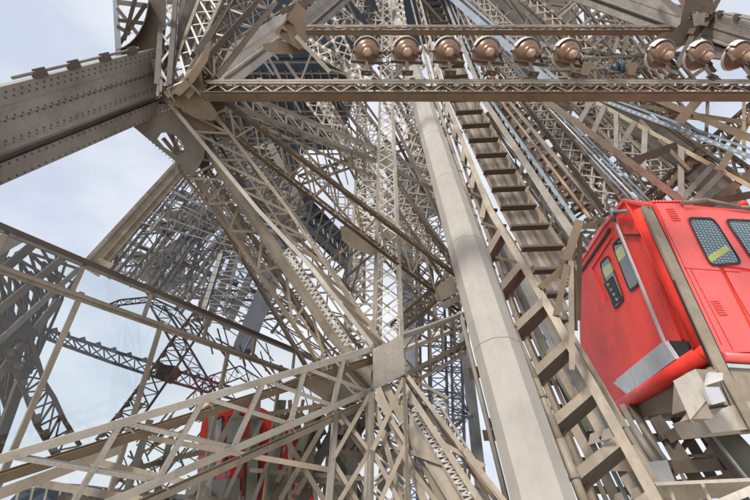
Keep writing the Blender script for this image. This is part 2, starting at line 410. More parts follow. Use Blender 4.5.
# bundles rising from the joint
def bars(t, lst, name='bar', m=TAN, prof='ell', n=(0, 1, 0)):
    for (x0, y0, da, x1, y1, db, wpx) in lst:
        p, q = P(x0, y0, da), P(x1, y1, db); wd = M(wpx, (da + db) / 2); mb = MB()
        nn = ((p + q) / 2 - CAM).normalized()
        if prof == 'ell': mb.ell(p, q, wd, nn)
        elif prof == 'I': mb.ibeam(p, q, wd, wd * 1.2, nn)
        elif prof == 'tube': mb.tube(p, q, wd / 2)
        else: mb.beam(p, q, wd, wd * .6, nn)
        mb.build(name, m, t)

t = thing('lattice_post', 'pale latticed post rising from the left gusset joint to the top edge', 'post', P(160, 80, 8.6))
lattice(t, P(157, 84, 8.5), P(163, -12, 10.5), P(169, 84, 8.6), P(176, -12, 10.6), 6, 'Z', GREYB, LIGHT, .11, .05, back=.3)
t = thing('lattice_strut', 'brown lattice strut fanning up from the left gusset joint with rungs', 'strut', P(185, 80, 8.7))
lattice(t, P(166, 86, 8.6), P(203, -12, 11.5), P(186, 78, 8.7), P(226, -12, 11.5), 7, 'S', TAN, LIGHT, .10, .05, back=.4)
bars(t, [(163, 70, 9.3, 196, -10, 12, 7), (172, 58, 9.6, 186, -10, 12, 4)], 'bar', DEEP)
t = thing('lattice_strut', 'outer brown lattice strut leaning furthest right from the left gusset joint', 'strut', P(205, 60, 8.8))
lattice(t, P(186, 80, 8.6), P(240, -12, 12), P(200, 62, 8.9), P(266, -12, 12.5), 7, 'Z', BROWN, TAN, .12, .06, back=.4)
bars(t, [(196, 58, 9.2, 244, -10, 12.5, 9), (204, 66, 9.4, 262, 0, 13, 4), (178, 50, 10, 206, -10, 12, 10)], 'bar', DEEP, 'flat')
t = thing('cross_brace', 'thin crossing braces behind the struts at the top left edge', 'brace', P(200, 20, 12))
bars(t, [(180, 10, 12, 215, 30, 12, 4), (166, 2, 12, 235, 5, 12, 4), (190, 26, 12, 210, -6, 13, 3), (214, 50, 13, 196, 6, 13, 3), (168, 24, 12, 200, 32, 12, 4), (166, 59, 11, 190, 60, 11, 3)], 'bar', GREYB)

t = thing('gusset_joint', 'small brown gusset joint where the upper thin girder meets the pale column', 'joint', P(292, 28, 16))
pplate(t, [(274, 32), (286, 20), (297, 2), (306, 10), (307, 42), (300, 50), (284, 40)], 16, .1, BROWN)
pplate(t, [(262, 44), (280, 40), (300, 46), (304, 54), (278, 54), (264, 50)], 16.4, .1, BROWN)
bars(t, [(290, 22, 15.9, 318, -20, 20, 6), (284, 30, 15.9, 303, -20, 20, 5), (296, 36, 15.8, 330, 72, 14, 4), (281, 12, 16.5, 330, -8, 18, 5)], 'stay_bar', BROWN)

# right joint
t = thing('gusset_joint', 'dark brown gusset joint at the top right between two box columns', 'joint', P(692, 28, 13.5))
pplate(t, [(664, 40), (680, 24), (686, -4), (712, -4), (716, 14), (702, 32), (690, 44), (672, 48)], 13.4, .1, DEEP, rv=(.03, [(688 + i * 4, 22 - i * 4) for i in range(5)]))
pplate(t, [(640, 48), (664, 32), (684, 30), (690, 40), (676, 46), (660, 52)], 13.8, .1, BROWN)
pplate(t, [(692, 14), (706, 12), (704, 24), (694, 26)], 13.0, .05, GREYB, 'cover_plate')
bars(t, [(690, 34, 13.2, 712, -12, 15, 5), (704, 26, 13.2, 724, -12, 15, 5), (688, 20, 13.4, 652, -12, 16, 5), (694, 18, 13.4, 674, -12, 16, 5), (692, 36, 13.2, 672, 76, 11, 5), (708, 2, 14, 732, -10, 15, 4)], 'stay_bar', DEEP)
t = thing('lattice_strut', 'short dark lattice strut above the top right gusset joint', 'strut', P(700, 10, 13.6))
lattice(t, P(694, 14, 13.3), P(690, -30, 15), P(710, 14, 13.3), P(734, -30, 15), 3, 'XP', BROWN, GREYB, .12, .07, back=.4)

# ================================================================ HORIZONTAL GIRDERS WITH FLOODLIGHTS
D = 8.8
def hgirder(label, x0, x1, yt, yb, D, n, dp=.22, cm=BROWN, topm=LIGHT, name='lattice_girder'):
    t = thing(name, label, 'girder', P(x0, yb, D))
    a0, a1, b0, b1 = P(x0, yt, D), P(x1, yt, D), P(x0, yb, D), P(x1, yb, D)
    up = (a0 - b0).normalized(); H = (a0 - b0).length; Y = V3((0, 1, 0)); Z = V3((0, 0, 1))
    a0 = V3((b0.x, b0.y, b0.z + H)); a1 = V3((b1.x, b1.y, b1.z + H))
    for (off) in (V3((0, 0, 0)), Y * dp):
        MB().beam(a0 + off, a1 + off, H * .12, .02, Y).beam(a0 + off + Z * H * .09, a1 + off + Z * H * .09, H * .2, .015, Z).rivline(a0 + off - Y * .01, a1 + off - Y * .01, -Y, .012, .12).build('top_chord', topm if off.length == 0 else cm, t)
        MB().beam(b0 + off + Z * H * .02, b1 + off + Z * H * .02, H * .12, .02, Y).beam(b0 + off - Z * H * .05, b1 + off - Z * H * .05, H * .3, .015, Z).rivline(b0 + off + Z * H * .06 - Y * .012, b1 + off + Z * H * .06 - Y * .012, -Y, .012, .12).build('bottom_chord', cm, t)
    MB().beam(b0 + Y * dp / 2 - Z * .05, b1 + Y * dp / 2 - Z * .05, dp + .04, .012, Z).build('bottom_plate', cm, t)
    la = MB()
    for off in (V3((0, 0, 0)), Y * dp):
        for i in range(n):
            xa = b0.lerp(b1, i / n) + off + Z * H * .26; xb = b0.lerp(b1, (i + 1) / n) + off + Z * H * .26; xm = (xa + xb) / 2 + Z * H * .68
            la.ell(xa + Y * .03, xm + Y * .03, H * .10, Y); la.ell(xm + Y * .045, xb + Y * .045, H * .10, Y)
    for i in range(2 * n):
        p = b0.lerp(b1, i / (2 * n)); q = b0.lerp(b1, (i + 1) / (2 * n))
        p, q = (p, q + Y * dp) if i % 2 else (p + Y * dp, q)
        la.beam(p + Z * .02, q + Z * .02, H * .12, .012, Z); la.beam(p + Z * (H - .02), q + Z * (H - .02), H * .1, .012, Z)
    la.build('lacing', TAN, t)
    return t, a0, a1, H
t, a0, a1, H = hgirder('long brown lattice girder across the picture carrying the row of floodlights', 203, 800, 76.5, 93, D, 26, .15)
Y = V3((0, 1, 0)); Z = V3((0, 0, 1))
wl = MB()   # cable walkway over the girder
for k in range(3): wl.beam(a0 + Y * (.1 + .18 * k) + Z * .16, a1 + Y * (.1 + .18 * k) + Z * .16, .03, .03, Z)
for i in range(80):
    p = a0.lerp(a1, i / 80); wl.beam(p + Y * .06 + Z * .19, p + Y * .52 + Z * .19, .035, .015, Z)
wl.build('cable_tray', LIGHT, t)
MB().tube(a0 + Z * .12 + Y * .02, a1 + Z * .12 + Y * .02, .025).build('cable_pipe', RUST, t)
MB().tube(a0 + Z * .30 + Y * .3, a1 + Z * .30 + Y * .3, .014).build('hand_rail', LIGHT, t)
GT = a0.z
for i in range(15):
    p = a0.lerp(a1, (i + .3) / 15); MB().beam(p + Y * .3, p + Y * .3 + Z * .3, .05, .03, Y).beam(p + Y * .1 + Z * .12, p + Y * .1 + Z * .26, .12, .1, Y).build('tray_post', DEEP, t)
hgirder('thin brown lattice girder higher up, above the row of floodlights', 306, 674, 22, 31, 15, 22, .10)

def floodlight(loc, rotz, tilt, label, proto=[None]):
    g = 'floodlights on the brown girder'
    if proto[0] is None:
        t = thing('floodlight', label, 'floodlight', (0, 0, 0), g)
        # dome axis local -Y (towards the photographer), opening on +Y
        ax = V3((0, -1, 0))
        R = .285
        prof = [(R, -.02), (R * .985, .06), (R * .93, .12), (R * .82, .175), (R * .66, .215), (R * .48, .24), (.14, .25), (.135, .265), (0.0, .265)]
        MB().lathe(prof, 32, V3((0, 0, 0)), ax).build('reflector', COPPER, t)
        MB().lathe([(R + .012, -.055), (R + .03, -.05), (R + .03, -.005), (R + .005, .0), (R - .02, -.01)], 32, V3((0, 0, 0)), ax).build('rim', RIM, t)
        MB().lathe([(R - .01, -.03), (0, -.035)], 32, V3((0, 0, 0)), ax).build('front_glass', WHITE, t)
        MB().lathe([(.10, .255), (.10, .30), (.075, .31), (.075, .36), (.055, .375), (0, .375)], 6, V3((0, 0, 0)), ax).build('lamp_socket', COPL, t)
        y = MB()
        tl = math.radians(58); dn = V3((0, -math.sin(tl), -math.cos(tl))); fw = V3((0, -math.cos(tl), math.sin(tl)))
        y.beam(V3((.32, 0, 0)), V3((.34, 0, 0)) + dn * .38, .06, .02, (1, 0, 0)); y.beam(V3((-.32, 0, 0)), V3((-.34, 0, 0)) + dn * .38, .06, .02, (1, 0, 0))
        y.beam(V3((-.36, 0, 0)) + dn * .39, V3((.36, 0, 0)) + dn * .39, .07, .025, dn); y.beam(dn * .40, dn * .85, .07, .06, fw); y.beam(dn * .78 - V3((.12, 0, 0)), dn * .78 + V3((.12, 0, 0)), .12, .03, dn)
        y.tube(V3((.27, 0, 0)), V3((.37, 0, 0)), .03, 8); y.tube(V3((-.27, 0, 0)), V3((-.37, 0, 0)), .03, 8)
        y.build('yoke', DEEP, t)
        hb = MB(); pts = [(R * math.cos(a), R * math.sin(a)) for a in [math.radians(20 + 14 * i) for i in range(11)]]
        for i in range(10):
            (x0, z0), (x1, z1) = pts[i], pts[i + 1]
            k0, k1 = 1.16, 1.10
            hb.add([V3((x0 * k0, .05, z0 * k0)), V3((x1 * k0, .05, z1 * k0)), V3((x1 * k1, -.10, z1 * k1)), V3((x0 * k1, -.10, z0 * k1)),
                    V3((x0 * k0 * 1.02, .05, z0 * k0 * 1.02)), V3((x1 * k0 * 1.02, .05, z1 * k0 * 1.02)), V3((x1 * k1 * 1.02, -.10, z1 * k1 * 1.02)), V3((x0 * k1 * 1.02, -.10, z0 * k1 * 1.02))],
                   [(0, 1, 2, 3), (7, 6, 5, 4), (0, 4, 5, 1), (3, 2, 6, 7)])
        hb.build('hood', RIM, t)
        mbx = MB().path([V3((.10, -.25, -.05)), V3((.22, -.27, -.08)), V3((.33, -.2, -.12)), V3((.36, -.25, -.2))], .014, 6); mbx.build('supply_cable', BLACK, t)
        kids = [o for o in bpy.data.objects if o.parent == t]
        proto[0] = (t, kids); r = t
    else:
        src, kids = proto[0]
        r = src.copy(); COL.objects.link(r); r['label'] = label; LABELS.setdefault(label, []).append(r.name)
        for k in kids:
            c = k.copy(); COL.objects.link(c); c.parent = r
    r.location = loc; r.rotation_euler = (tilt, 0, rotz)
    return r
FX = [(367, 52, 0), (406, 52, 0), (447, 52, 0), (486, 52, 4), (526, 53, 6), (566, 54, 12), (659, 55, 16), (697, 56, 22), (735, 56, 28)]
FL = ['copper-coloured floodlight at the left end of the row on the brown girder',
      'copper-coloured floodlight, second from the left, just left of the wide pale tube',
      'copper-coloured floodlight, third from the left, over the top of the pale tube',
      'copper-coloured floodlight, fourth from the left, in front of the lift track',
      'copper-coloured floodlight, fifth from the left, in front of the blue-grey rail',
      'copper-coloured floodlight next left of the small blue spotlight',
      'copper-coloured floodlight next right of the small blue spotlight',
      'copper-coloured floodlight, second from the right end of the row',
      'copper-coloured floodlight at the right end of the row by the picture edge']
for (x, y, rz), lb in zip(FX, FL):
    floodlight(P(x, y, 9.15), math.radians(rz * .8 + 3), math.radians(58), lb)
t = thing('spotlight', 'small dark blue cylindrical spotlight on the brown girder between two floodlights', 'spotlight', P(613, 69, 8.9))
c = P(613, 69, 8.9)
sa = V3((.95, -.3, .05)).normalized(); NB = mat('midnight_blue_paint', (.03, .055, .085), rough=.4)
MB().tube(c - sa * .17, c - sa * .02, .075, 14).tube(c - sa * .02, c + sa * .10, .10, 16).build('housing', NB, t)
MB().tube(c + sa * .10, c + sa * .15, .14, 18).tube(c + sa * .17, c + sa * .20, .14, 18).build('lens_ring', NB, t)
MB().tube(c + sa * .15, c + sa * .19, .115, 18).build('lens', BLUE, t)
MB().beam(c - Z * .28, c - Z * .05, .05, .03, Y).beam(c - Z * .06 - V3((.15, 0, 0)), c - Z * .06 + V3((.1, 0, 0)), .06, .2, Z).build('bracket', DEEP, t)
t = thing('cable_bracket', 'pair of rusty bolted brackets beside the blue spotlight', 'bracket', P(584, 72, 8.8))
for x in (584, 630): MB().beam(P(x, 76, 8.8), P(x + 3, 64, 8.8), .16, .1, Y).build('bracket_plate', BROWN, t)
# ================================================================ MAST
t = thing('lattice_mast', 'slender pale lattice mast standing upright in the middle of the picture', 'mast', P(389, 520, 6.2))
A0, A1, B0, B1 = P(369.5, 520, 6.3), P(380, 95, 15), P(409.5, 520, 6.3), P(392.5, 95, 15)
nrm = lattice(t, A0, A1, B0, B1, 26, 'X', LIGHT, LIGHT, .085, .035, back=.55, rivets=.009)
lattice(t, A1, P(384, -20, 22), B1, P(391, -20, 22), 14, 'X', LIGHT, LIGHT, .085, .035)
pplate(t, [(372.5, 349), (403, 335), (405, 374), (373.5, 391)], 7.6, .02, LIGHT, rv=(.011, [(375 + i * 4, 352 - i * 1.9) for i in range(7)] + [(376 + i * 4, 386 - i * 2.1) for i in range(7)] + [(392, 345 + i * 6) for i in range(5)] + [(384, 352 + i * 6) for i in range(5)]))
pplate(t, [(377, 211), (395, 222), (396, 244), (376, 232)], 10.6, .03, LIGHT, rv=(.02, [(380 + i * 4, 216 + i * 2) for i in range(4)] + [(380 + i * 4, 230 + i * 2) for i in range(4)]))
pplate(t, [(379, 148), (394, 155), (394, 175), (378, 166)], 13, .03, LIGHT)
t = thing('crossed_bracing', 'side bay of crossed flat bars left of the mast foot', 'bracing', P(329, 520, 6.3))
lattice(t, P(328, 520, 6.3), P(337, 408, 7.4), P(369, 520, 6.4), P(371, 392, 7.5), 2, 'X', LIGHT, TAN, .09, .07, back=.3)
lattice(t, P(372, 520, 6.1), P(373, 392, 7.2), P(409, 520, 6.1), P(404, 378, 7.2), 2, 'X', TAN, TAN, .05, .07)
t = thing('crossed_bracing', 'wide pale lattice bay left of the mast at mid height', 'bracing', P(346, 320, 12))
lattice(t, P(345, 330, 11), P(356, 180, 17), P(376, 330, 10.8), P(381, 180, 17), 8, 'XP', LIGHT, LIGHT, .1, .06, back=.5)

# ================================================================ FOREGROUND DIAGONAL GIRDER
t = thing('diagonal_girder', 'pale riveted lattice girder rising from the lower left corner to the mast plate', 'girder', P(0, 470, 5.2))
d0, d1 = 4.6, 7.7
A0, A1 = P(-30, 468, d0), P(375, 348, d1); B0, B1 = P(60, 524, d0 * 1.08), P(375, 389, d1)
na = (A1 - A0).cross(B1 - A0).normalized()
if na.dot(A0 - CAM) < 0: na = -na
bk = V3((.05, .35, -.10))
c = MB().ell(A0, A1, .115, na, -1); c.rivline(A0 - na * .008, A1 - na * .008, -na, .009, .09); c.build('top_chord', LIGHT, t)
c = MB().ell(B0, B1, .115, na, -1); c.rivline(B0 - na * .008, B1 - na * .008, -na, .009, .09); c.build('bottom_chord', LIGHT, t)
MB().ibeam(A0 + bk, A1 + bk, .12, .10, na).build('top_chord', BROWN, t)
MB().ibeam(B0 + bk, B1 + bk, .10, .10, na).build('bottom_chord', TAN, t)
def onAB(p0, p1, px):   # point on 3-D line whose picture x is px
    lo, hi = 0.0, 1.0
    for _ in range(40):
        m = (lo + hi) / 2; q = p0.lerp(p1, m) - CAM
        x = 375 + F * q.x / (q.y * CT + q.z * ST)
        lo, hi = (m, hi) if x < px else (lo, m)
    return p0.lerp(p1, lo)
la = MB(); rv = MB()
bt = [(62, 122), (158, 205), (234, 265), (291, 306), (334, 345)]
for (b, a) in bt:
    p, q = onAB(B0, B1, b), onAB(A0, A1, a); la.ell(p + na * .012, q + na * .012, .07, na)
    rv.rivline(p + na * .001, q + na * .001, -na, .006, .07)
for (a, b) in ((7, 158), (122, 234), (205, 291), (265, 334), (306, 368)):
    p, q = onAB(A0, A1, a), onAB(B0, B1, b); la.ell(p + na * .022, q + na * .022, .06, na)
    rv.rivline(p + na * .012, q + na * .012, -na, .006, .07)
for (b, a) in bt:
    p = onAB(B0, B1, b); la.beam(p, p + bk, .05, .012, na.cross(bk)); p = onAB(A0, A1, a); la.beam(p, p + bk, .05, .012, na.cross(bk))
la.build('lacing', LIGHT, t); rv.build('rivets', TAN, t)
t = thing('diagonal_girder', 'short pale lattice girder continuing right from the mast plate to the tube', 'girder', P(404, 355, 7.7))
lattice(t, P(403, 337, 7.7), P(466, 314, 8.8), P(403, 376, 7.7), P(468, 341, 8.8), 5, 'P', LIGHT, TAN, .09, .05, back=V3((.05, .5, -.1)))
bars(t, [(408, 374, 8.2, 468, 346, 9.2, 4)], 'pipe_rail', BROWN, 'tube')

# second brown girder below, lower left corner
t = thing('brown_beam', 'brown flanged beam crossing behind the pale girder in the lower left corner', 'beam', P(0, 490, 5.6))
bars(t, [(-30, 505, 5.2, 120, 449, 6.4, 10), (-20, 476, 5.8, 36, 470, 6.0, 5)], 'beam', TAN, 'I')
t = thing('brown_beam', 'brown beam running down right beside the lower left corner', 'beam', P(40, 480, 6.2))
bars(t, [(30, 482, 6.2, 140, 500, 6.2, 7), (96, 462, 6.4, 190, 484, 6.5, 6), (150, 438, 7.0, 330, 470, 7.4, 5)], 'beam', TAN, 'I')

# ================================================================ MAIN DIAGONAL (left joint -> bottom centre)
t = thing('main_diagonal', 'heavy brown box diagonal running from the left gusset joint to the bottom centre', 'girder', P(500, 520, 5.6))
def poly_beam(mb_, pts, wpx, prof, n=None, th=.8):
    for (x0, y0, da), (x1, y1, db) in zip(pts, pts[1:]):
        p, q = P(x0, y0, da), P(x1, y1, db); nn = n or ((p + q) / 2 - CAM).normalized()
        wd = wpx
        if prof == 'ell': mb_.ell(p, q, wd, nn)
        elif prof == 'flat': mb_.beam(p, q, wd, wd * th, nn)
        elif prof == 'I': mb_.ibeam(p, q, wd, wd, nn)
    return mb_
main = [(190, 120, 10.2), (236, 192, 9.7), (333, 335, 8.6), (392, 398, 7.8), (470, 520, 6.2)]
poly_beam(MB(), main, .19, 'flat', th=1.0).build('box_chord', TAN, t)
for off, dd in ((.0, 0),):
    e = MB()
    for (x0, y0, da), (x1, y1, db) in zip(main, main[1:]):
        p, q = P(x0, y0, da), P(x1, y1, db); nn = ((p + q) / 2 - CAM).normalized(); sdv = frame(p, q, nn)[1]
        for k in (-1, 1):
            e.beam(p + sdv * .11 * k - nn * .12, q + sdv * .11 * k - nn * .12, .045, .02, nn)
        e.rivline(p - nn * .096 + sdv * .04, q - nn * .096 + sdv * .04, -nn, .010, .10)
    e.build('edge_angle', GREYB, t)
up = [(170, 104, 9.2), (258, 210, 8.6), (312, 268, 8.2), (372, 345, 7.7)]
poly_beam(MB(), up, .085, 'ell').build('chord', LIGHT, t)
up2 = [(210, 108, 9.2), (285, 205, 8.8), (350, 300, 8.4), (400, 366, 7.8), (505, 505, 6.0)]
poly_beam(MB(), up2, .075, 'ell').build('chord', TAN, t)
lo = [(166, 104, 10), (180, 170, 9.6), (236, 240, 9.2), (330, 380, 8.4)]
poly_beam(MB(), lo, .07, 'ell').build('chord', BROWN, t)
la = MB()
def along(pts, f):
    k = len(pts) - 1; x = f * k; i = min(k - 1, int(x)); u = x - i; a, b = P(*pts[i]), P(*pts[i + 1]); return a.lerp(b, u)
for i in range(11):
    a, b = along(up, i / 11), along(up2[:4], (i + 1) / 11); c2 = along(up, (i + 1) / 11)
    nn = (a - CAM).normalized(); la.ell(a + nn * .03, b + nn * .03, .055, nn); la.beam(b + nn * .05, c2 + nn * .05, .05, .015, nn)
for i in range(8):
    a, b = along(lo, i / 8), along(main[:3], (i + .6) / 8.6); c2 = along(lo, (i + 1) / 8)
    nn = (a - CAM).normalized(); la.ell(a, b, .06, nn); la.beam(b + nn * .05, c2 + nn * .05, .06, .015, nn)
la.build('lacing', TAN, t)
for dx, dy, wd_, m_ in ((-9, 5, .06, BROWN), (9, -6, .06, DEEP), (15, -11, .045, LIGHT), (-15, 8, .045, TAN), (22, -16, .05, BROWN), (-22, 13, .04, GREYB), (30, -21, .04, TAN)):
    poly_beam(MB(), [(x + dx, y + dy, d + .25) for x, y, d in main], wd_, 'ell').build('chord', m_, t)
lb_ = MB()
for i in range(26):
    a_, b_ = along([(x - 9, y + 5, d + .3) for x, y, d in main], i / 26), along([(x + 15, y - 11, d + .3) for x, y, d in main], (i + .8) / 26.2)
    lb_.beam(a_, b_, .04, .012, (a_ - CAM).normalized())
lb_.build('close_lacing', GREYB, t)
for (o1, o2, dd_, n_) in (((-22, 13), (-9, 5), .5, 22), ((15, -11), (30, -21), .5, 24), ((-9, 5), (22, -16), .9, 16)):
    lb_ = MB()
    for i in range(n_):
        A_ = [(x + o1[0], y + o1[1], d + dd_) for x, y, d in main]; B_ = [(x + o2[0], y + o2[1], d + dd_) for x, y, d in main]
        a_, b_, c_, e_ = along(A_, i / n_), along(B_, (i + 1) / n_), along(B_, i / n_), along(A_, (i + 1) / n_)
        lb_.beam(a_, b_, .035, .012, (a_ - CAM).normalized()); lb_.beam(c_, e_, .035, .012, (a_ - CAM).normalized())
    lb_.build('lacing', TAN, t)
# perforated lattice strip with close zigzag
t = thing('stair_ladder', 'narrow white-flecked perforated strip lying along the heavy diagonal', 'walkway', P(285, 260, 8.8))
lattice(t, P(282, 252, 8.2), P(345, 348, 7.6), P(289, 248, 8.2), P(352, 343, 7.6), 46, 'Z', LIGHT, LIGHT, .03, .03)
t = thing('stair_ladder', 'perforated strip continuing down right from the mast plate to the bottom', 'walkway', P(478, 510, 6))
lattice(t, P(408, 410, 7.6), P(470, 510, 6.0), P(418, 405, 7.6), P(483, 508, 6.0), 40, 'Z', LIGHT, LIGHT, .03, .03)
t = thing('lower_fan', 'fan of long tan bars spreading from the mast plate to the bottom edge', 'bracing', P(440, 500, 6.4))
bars(t, [(378, 388, 7.5, 432, 520, 6.2, 7), (385, 385, 7.7, 452, 520, 6.4, 8), (402, 382, 7.4, 492, 520, 5.8, 6), (405, 376, 7.8, 520, 520, 5.8, 4), (410, 390, 8.2, 500, 505, 6.6, 5),
         (374, 400, 7.2, 406, 520, 6.2, 5), (372, 440, 7.0, 408, 452, 6.8, 3), (410, 378, 8.0, 448, 398, 7.6, 3), (440, 442, 7.0, 484, 466, 6.4, 4), (410, 452, 6.9, 455, 468, 6.6, 4), (412, 470, 6.6, 450, 520, 6.2, 5)], 'bar', TAN)
bars(t, [(447, 398, 7.7, 447, 520, 7, 2.5), (420, 392, 7.9, 424, 520, 7, 3)], 'thin_bar', GREYB)

# parallel truss (dark brown pair) from joint to tube
t = thing('cross_truss', 'pair of long brown braced beams running from the left joint to the pale tube', 'girder', P(217, 97, 9.3))
lattice(t, P(217, 97, 9.2), P(458, 278, 9.8), P(208, 118, 9.3), P(460, 312, 9.8), 20, 'Z', BROWN, TAN, .075, .04, back=.5)
t = thing('cross_truss', 'thin brown lattice running from behind the left joint towards the mast', 'girder', P(222, 130, 10.5))
lattice(t, P(222, 128, 11), P(378, 250, 11.5), P(206, 150, 11), P(352, 292, 11.5), 14, 'X', TAN, GREYB, .065, .035, back=.4)
t = thing('lattice_strut', 'tan lattice strut falling from the joint opening across the far sky gap', 'strut', P(300, 300, 11))
lattice(t, P(166, 130, 11), P(330, 410, 10.4), P(186, 140, 11), P(372, 420, 10), 14, 'X', TAN, GREYB, .06, .035, back=.35)
bars(t, [(163, 138, 10, 196, 178, 10, 4), (187, 146, 10.2, 187, 175, 10.2, 2), (196, 178, 10, 250, 255, 10, 5), (250, 255, 10, 310, 350, 9.5, 4), (238, 200, 10.4, 240, 262, 10.4, 2.5), (252, 266, 9.9, 306, 276, 9.7, 3), (200, 195, 10, 260, 200, 10, 3)], 'bar', TAN)
t = thing('gusset_plate', 'tan folded gusset plate hung left of the pale tube at mid height', 'plate', P(448, 285, 9.6))
pplate(t, [(436, 288), (452, 274), (458, 292), (440, 302)], 9.6, .08, TAN, 'face_plate')
pplate(t, [(436, 290), (440, 303), (460, 294), (461, 300), (444, 310), (434, 296)], 9.5, .06, GREYB, 'lower_plate')
t = thing('gusset_plate', 'tan gusset plate left of the mast where two beams cross', 'plate', P(360, 238, 11))
pplate(t, [(340, 226), (356, 228), (378, 246), (372, 256), (352, 248), (342, 240)], 11, .06, TAN, 'face_plate')

# white box truss crossing upper middle
t = thing('white_truss', 'white three-chord lattice truss sloping down right below the floodlight girder', 'girder', P(240, 95, 12))
lattice(t, P(236, 90, 11.8), P(377, 148, 13.2), P(236, 106, 11.8), P(377, 160, 13.2), 9, 'N', LIGHT, LIGHT, .10, .05, back=.3)
lattice(t, P(394, 157, 13.2), P(440, 180, 13.8), P(394, 170, 13.2), P(440, 192, 13.8), 4, 'Z', LIGHT, LIGHT, .11, .06)
MB().ell(P(250, 121, 12.5), P(370, 175, 13.5), .12, (0, 1, 0)).build('lower_chord', TAN, t)
la = MB()
for i in range(10):
    a, b = P(236, 106, 12).lerp(P(377, 160, 13.3), i / 10), P(250, 121, 12.5).lerp(P(370, 175, 13.5), (i + .5) / 10); la.ell(a, b, .07, (0, 1, 0))
la.build('lower_lacing', TAN, t)

# ================================================================ GLASS SCREEN
PW = P(0, 226, 6.6); az = math.radians(31)
DW = V3((math.sin(az), math.cos(az), 0)); NW = V3((math.cos(az), -math.sin(az), 0))   # normal towards camera side
t = thing('glass_screen', 'tall glazed screen with tan frame sloping across the left side', 'glass wall', P(0, 226, 6.6) - Z * 3)
def W(x, y): return PP(x, y, PW, NW)
ztop = W(0, 226).z; zmid = W(0, 269).z
def along_wall(p, s): return p + DW * s
p0 = W(-40, 210); p0.z = ztop; L_ = (W(322, 356) - p0).dot(DW)
q0 = p0 + DW * L_
MB().beam(p0, q0, .07, .10, Z).build('top_rail', DEEP, t)
MB().beam(p0 - Z * .07, q0 - Z * .07, .07, .05, NW).build('top_bead', GREYB, t)
m0 = V3((p0.x, p0.y, zmid)); m1 = V3((q0.x, q0.y, zmid))
MB().beam(m0, m1, .13, .07, NW).beam(m0 + NW * .06, m1 + NW * .06, .05, .05, NW).build('middle_rail', TAN, t)
def wall_s(x, y): return (W(x, y) - p0).dot(DW)
mull = [wall_s(7, 232), wall_s(85, 263), wall_s(152, 292), wall_s(209, 316), wall_s(256, 334), wall_s(295, 348)]
for s in mull:
    b = p0 + DW * s
    MB().beam(V3((b.x, b.y, zmid + .06)), V3((b.x, b.y, ztop - .05)), .075, .05, NW).build('mullion', TAN, t)
ml = [wall_s(80, 297), wall_s(160, 328), wall_s(228, 352), wall_s(280, 374)]
for s in ml:
    b = p0 + DW * s
    MB().beam(V3((b.x, b.y, 1.2)), V3((b.x, b.y, zmid + .10)), .085, .06, NW).build('mullion', TAN, t)
for lst, z0, z1 in ((mull, zmid + .07, ztop - .06), (ml, 1.2, zmid - .07)):
    ss = [0.0] + lst + [L_]
    for u0, u1 in zip(ss, ss[1:]):
        a, b = p0 + DW * (u0 + .04) - NW * .01, p0 + DW * (u1 - .04) - NW * .01
        MB().hexa([V3((a.x, a.y, z0)), V3((b.x, b.y, z0)), V3((b.x, b.y, z1)), V3((a.x, a.y, z1))], [V3((a.x, a.y, z0)) - NW * .012, V3((b.x, b.y, z0)) - NW * .012, V3((b.x, b.y, z1)) - NW * .012, V3((a.x, a.y, z1)) - NW * .012]).build('glass_pane', GLASS, t)

# lattice added just behind the glass in place of reflections in the panes
def behind(x, y, k=1.5):
    r = ray(x, y); q = PW - NW * k; s = (q - CAM).dot(NW) / r.dot(NW); return CAM + r * s
def Bd(mb, a, b, wd, k=1.5, prof='ell'):
    p, q = behind(*a, k), behind(*b, k); n = -NW
    mb.ell(p, q, wd, n) if prof == 'ell' else mb.beam(p, q, wd, wd * .5, n)
t = thing('reflected_leg_lattice', 'dense brown lattice leg standing behind the left panes of the glass screen', 'leg', behind(0, 450, 1.5))
random.seed(3)
for k, (a, b, wd) in enumerate([((-10, 318), (64, 258), .13), ((-10, 350), (80, 268), .10), ((-20, 400), (60, 300), .13), ((-10, 282), (34, 244), .16), ((-20, 260), (20, 238), .2), ((-10, 470), (30, 360), .16)]):
    m = MB(); Bd(m, a, b, wd, 1.3 + .15 * k); m.build('chord', (BROWN, GREYB, BROWN, DEEP, TAN, DEEP)[k], t)
la = MB()
L0 = [(-10, 282), (40, 246)]; L1 = [(-10, 350), (82, 270)]; L2 = [(-20, 400), (62, 300)]
lerp = lambda s, f: (s[0][0] + (s[1][0] - s[0][0]) * f, s[0][1] + (s[1][1] - s[0][1]) * f)
for (La, Lb, kk) in ((L0, L1, 1.5), (L1, L2, 1.8), (L2, [(-10, 470), (40, 350)], 2.2), ([(-10, 268), (34, 242)], L0, 2.4), ([(-10, 300), (56, 252)], [(-10, 372), (74, 284)], 2.8), ([(-10, 330), (66, 262)], [(-10, 420), (56, 310)], 3.2)):
    for i in range(5):
        Bd(la, lerp(La, i / 5), lerp(Lb, (i + 1) / 5), .055, kk, 'flat'); Bd(la, lerp(La, (i + 1) / 5), lerp(Lb, i / 5), .055, kk + .1, 'flat')
        Bd(la, lerp(La, i / 5), lerp(Lb, i / 5), .06, kk + .2, 'flat')
la.build('lacing', DEEP, t)
pl = MB()
for pts in ([(-10, 232), (16, 238), (4, 262), (-10, 280)],):
    pl.plate([behind(x, y, 2.2) for x, y in pts], -NW * .1)
pl.build('web_plate', GREYB, t)
t = thing('reflected_arched_truss', 'dark curved lattice arch hanging behind the lower left glass pane', 'truss', behind(10, 340, 1.5))
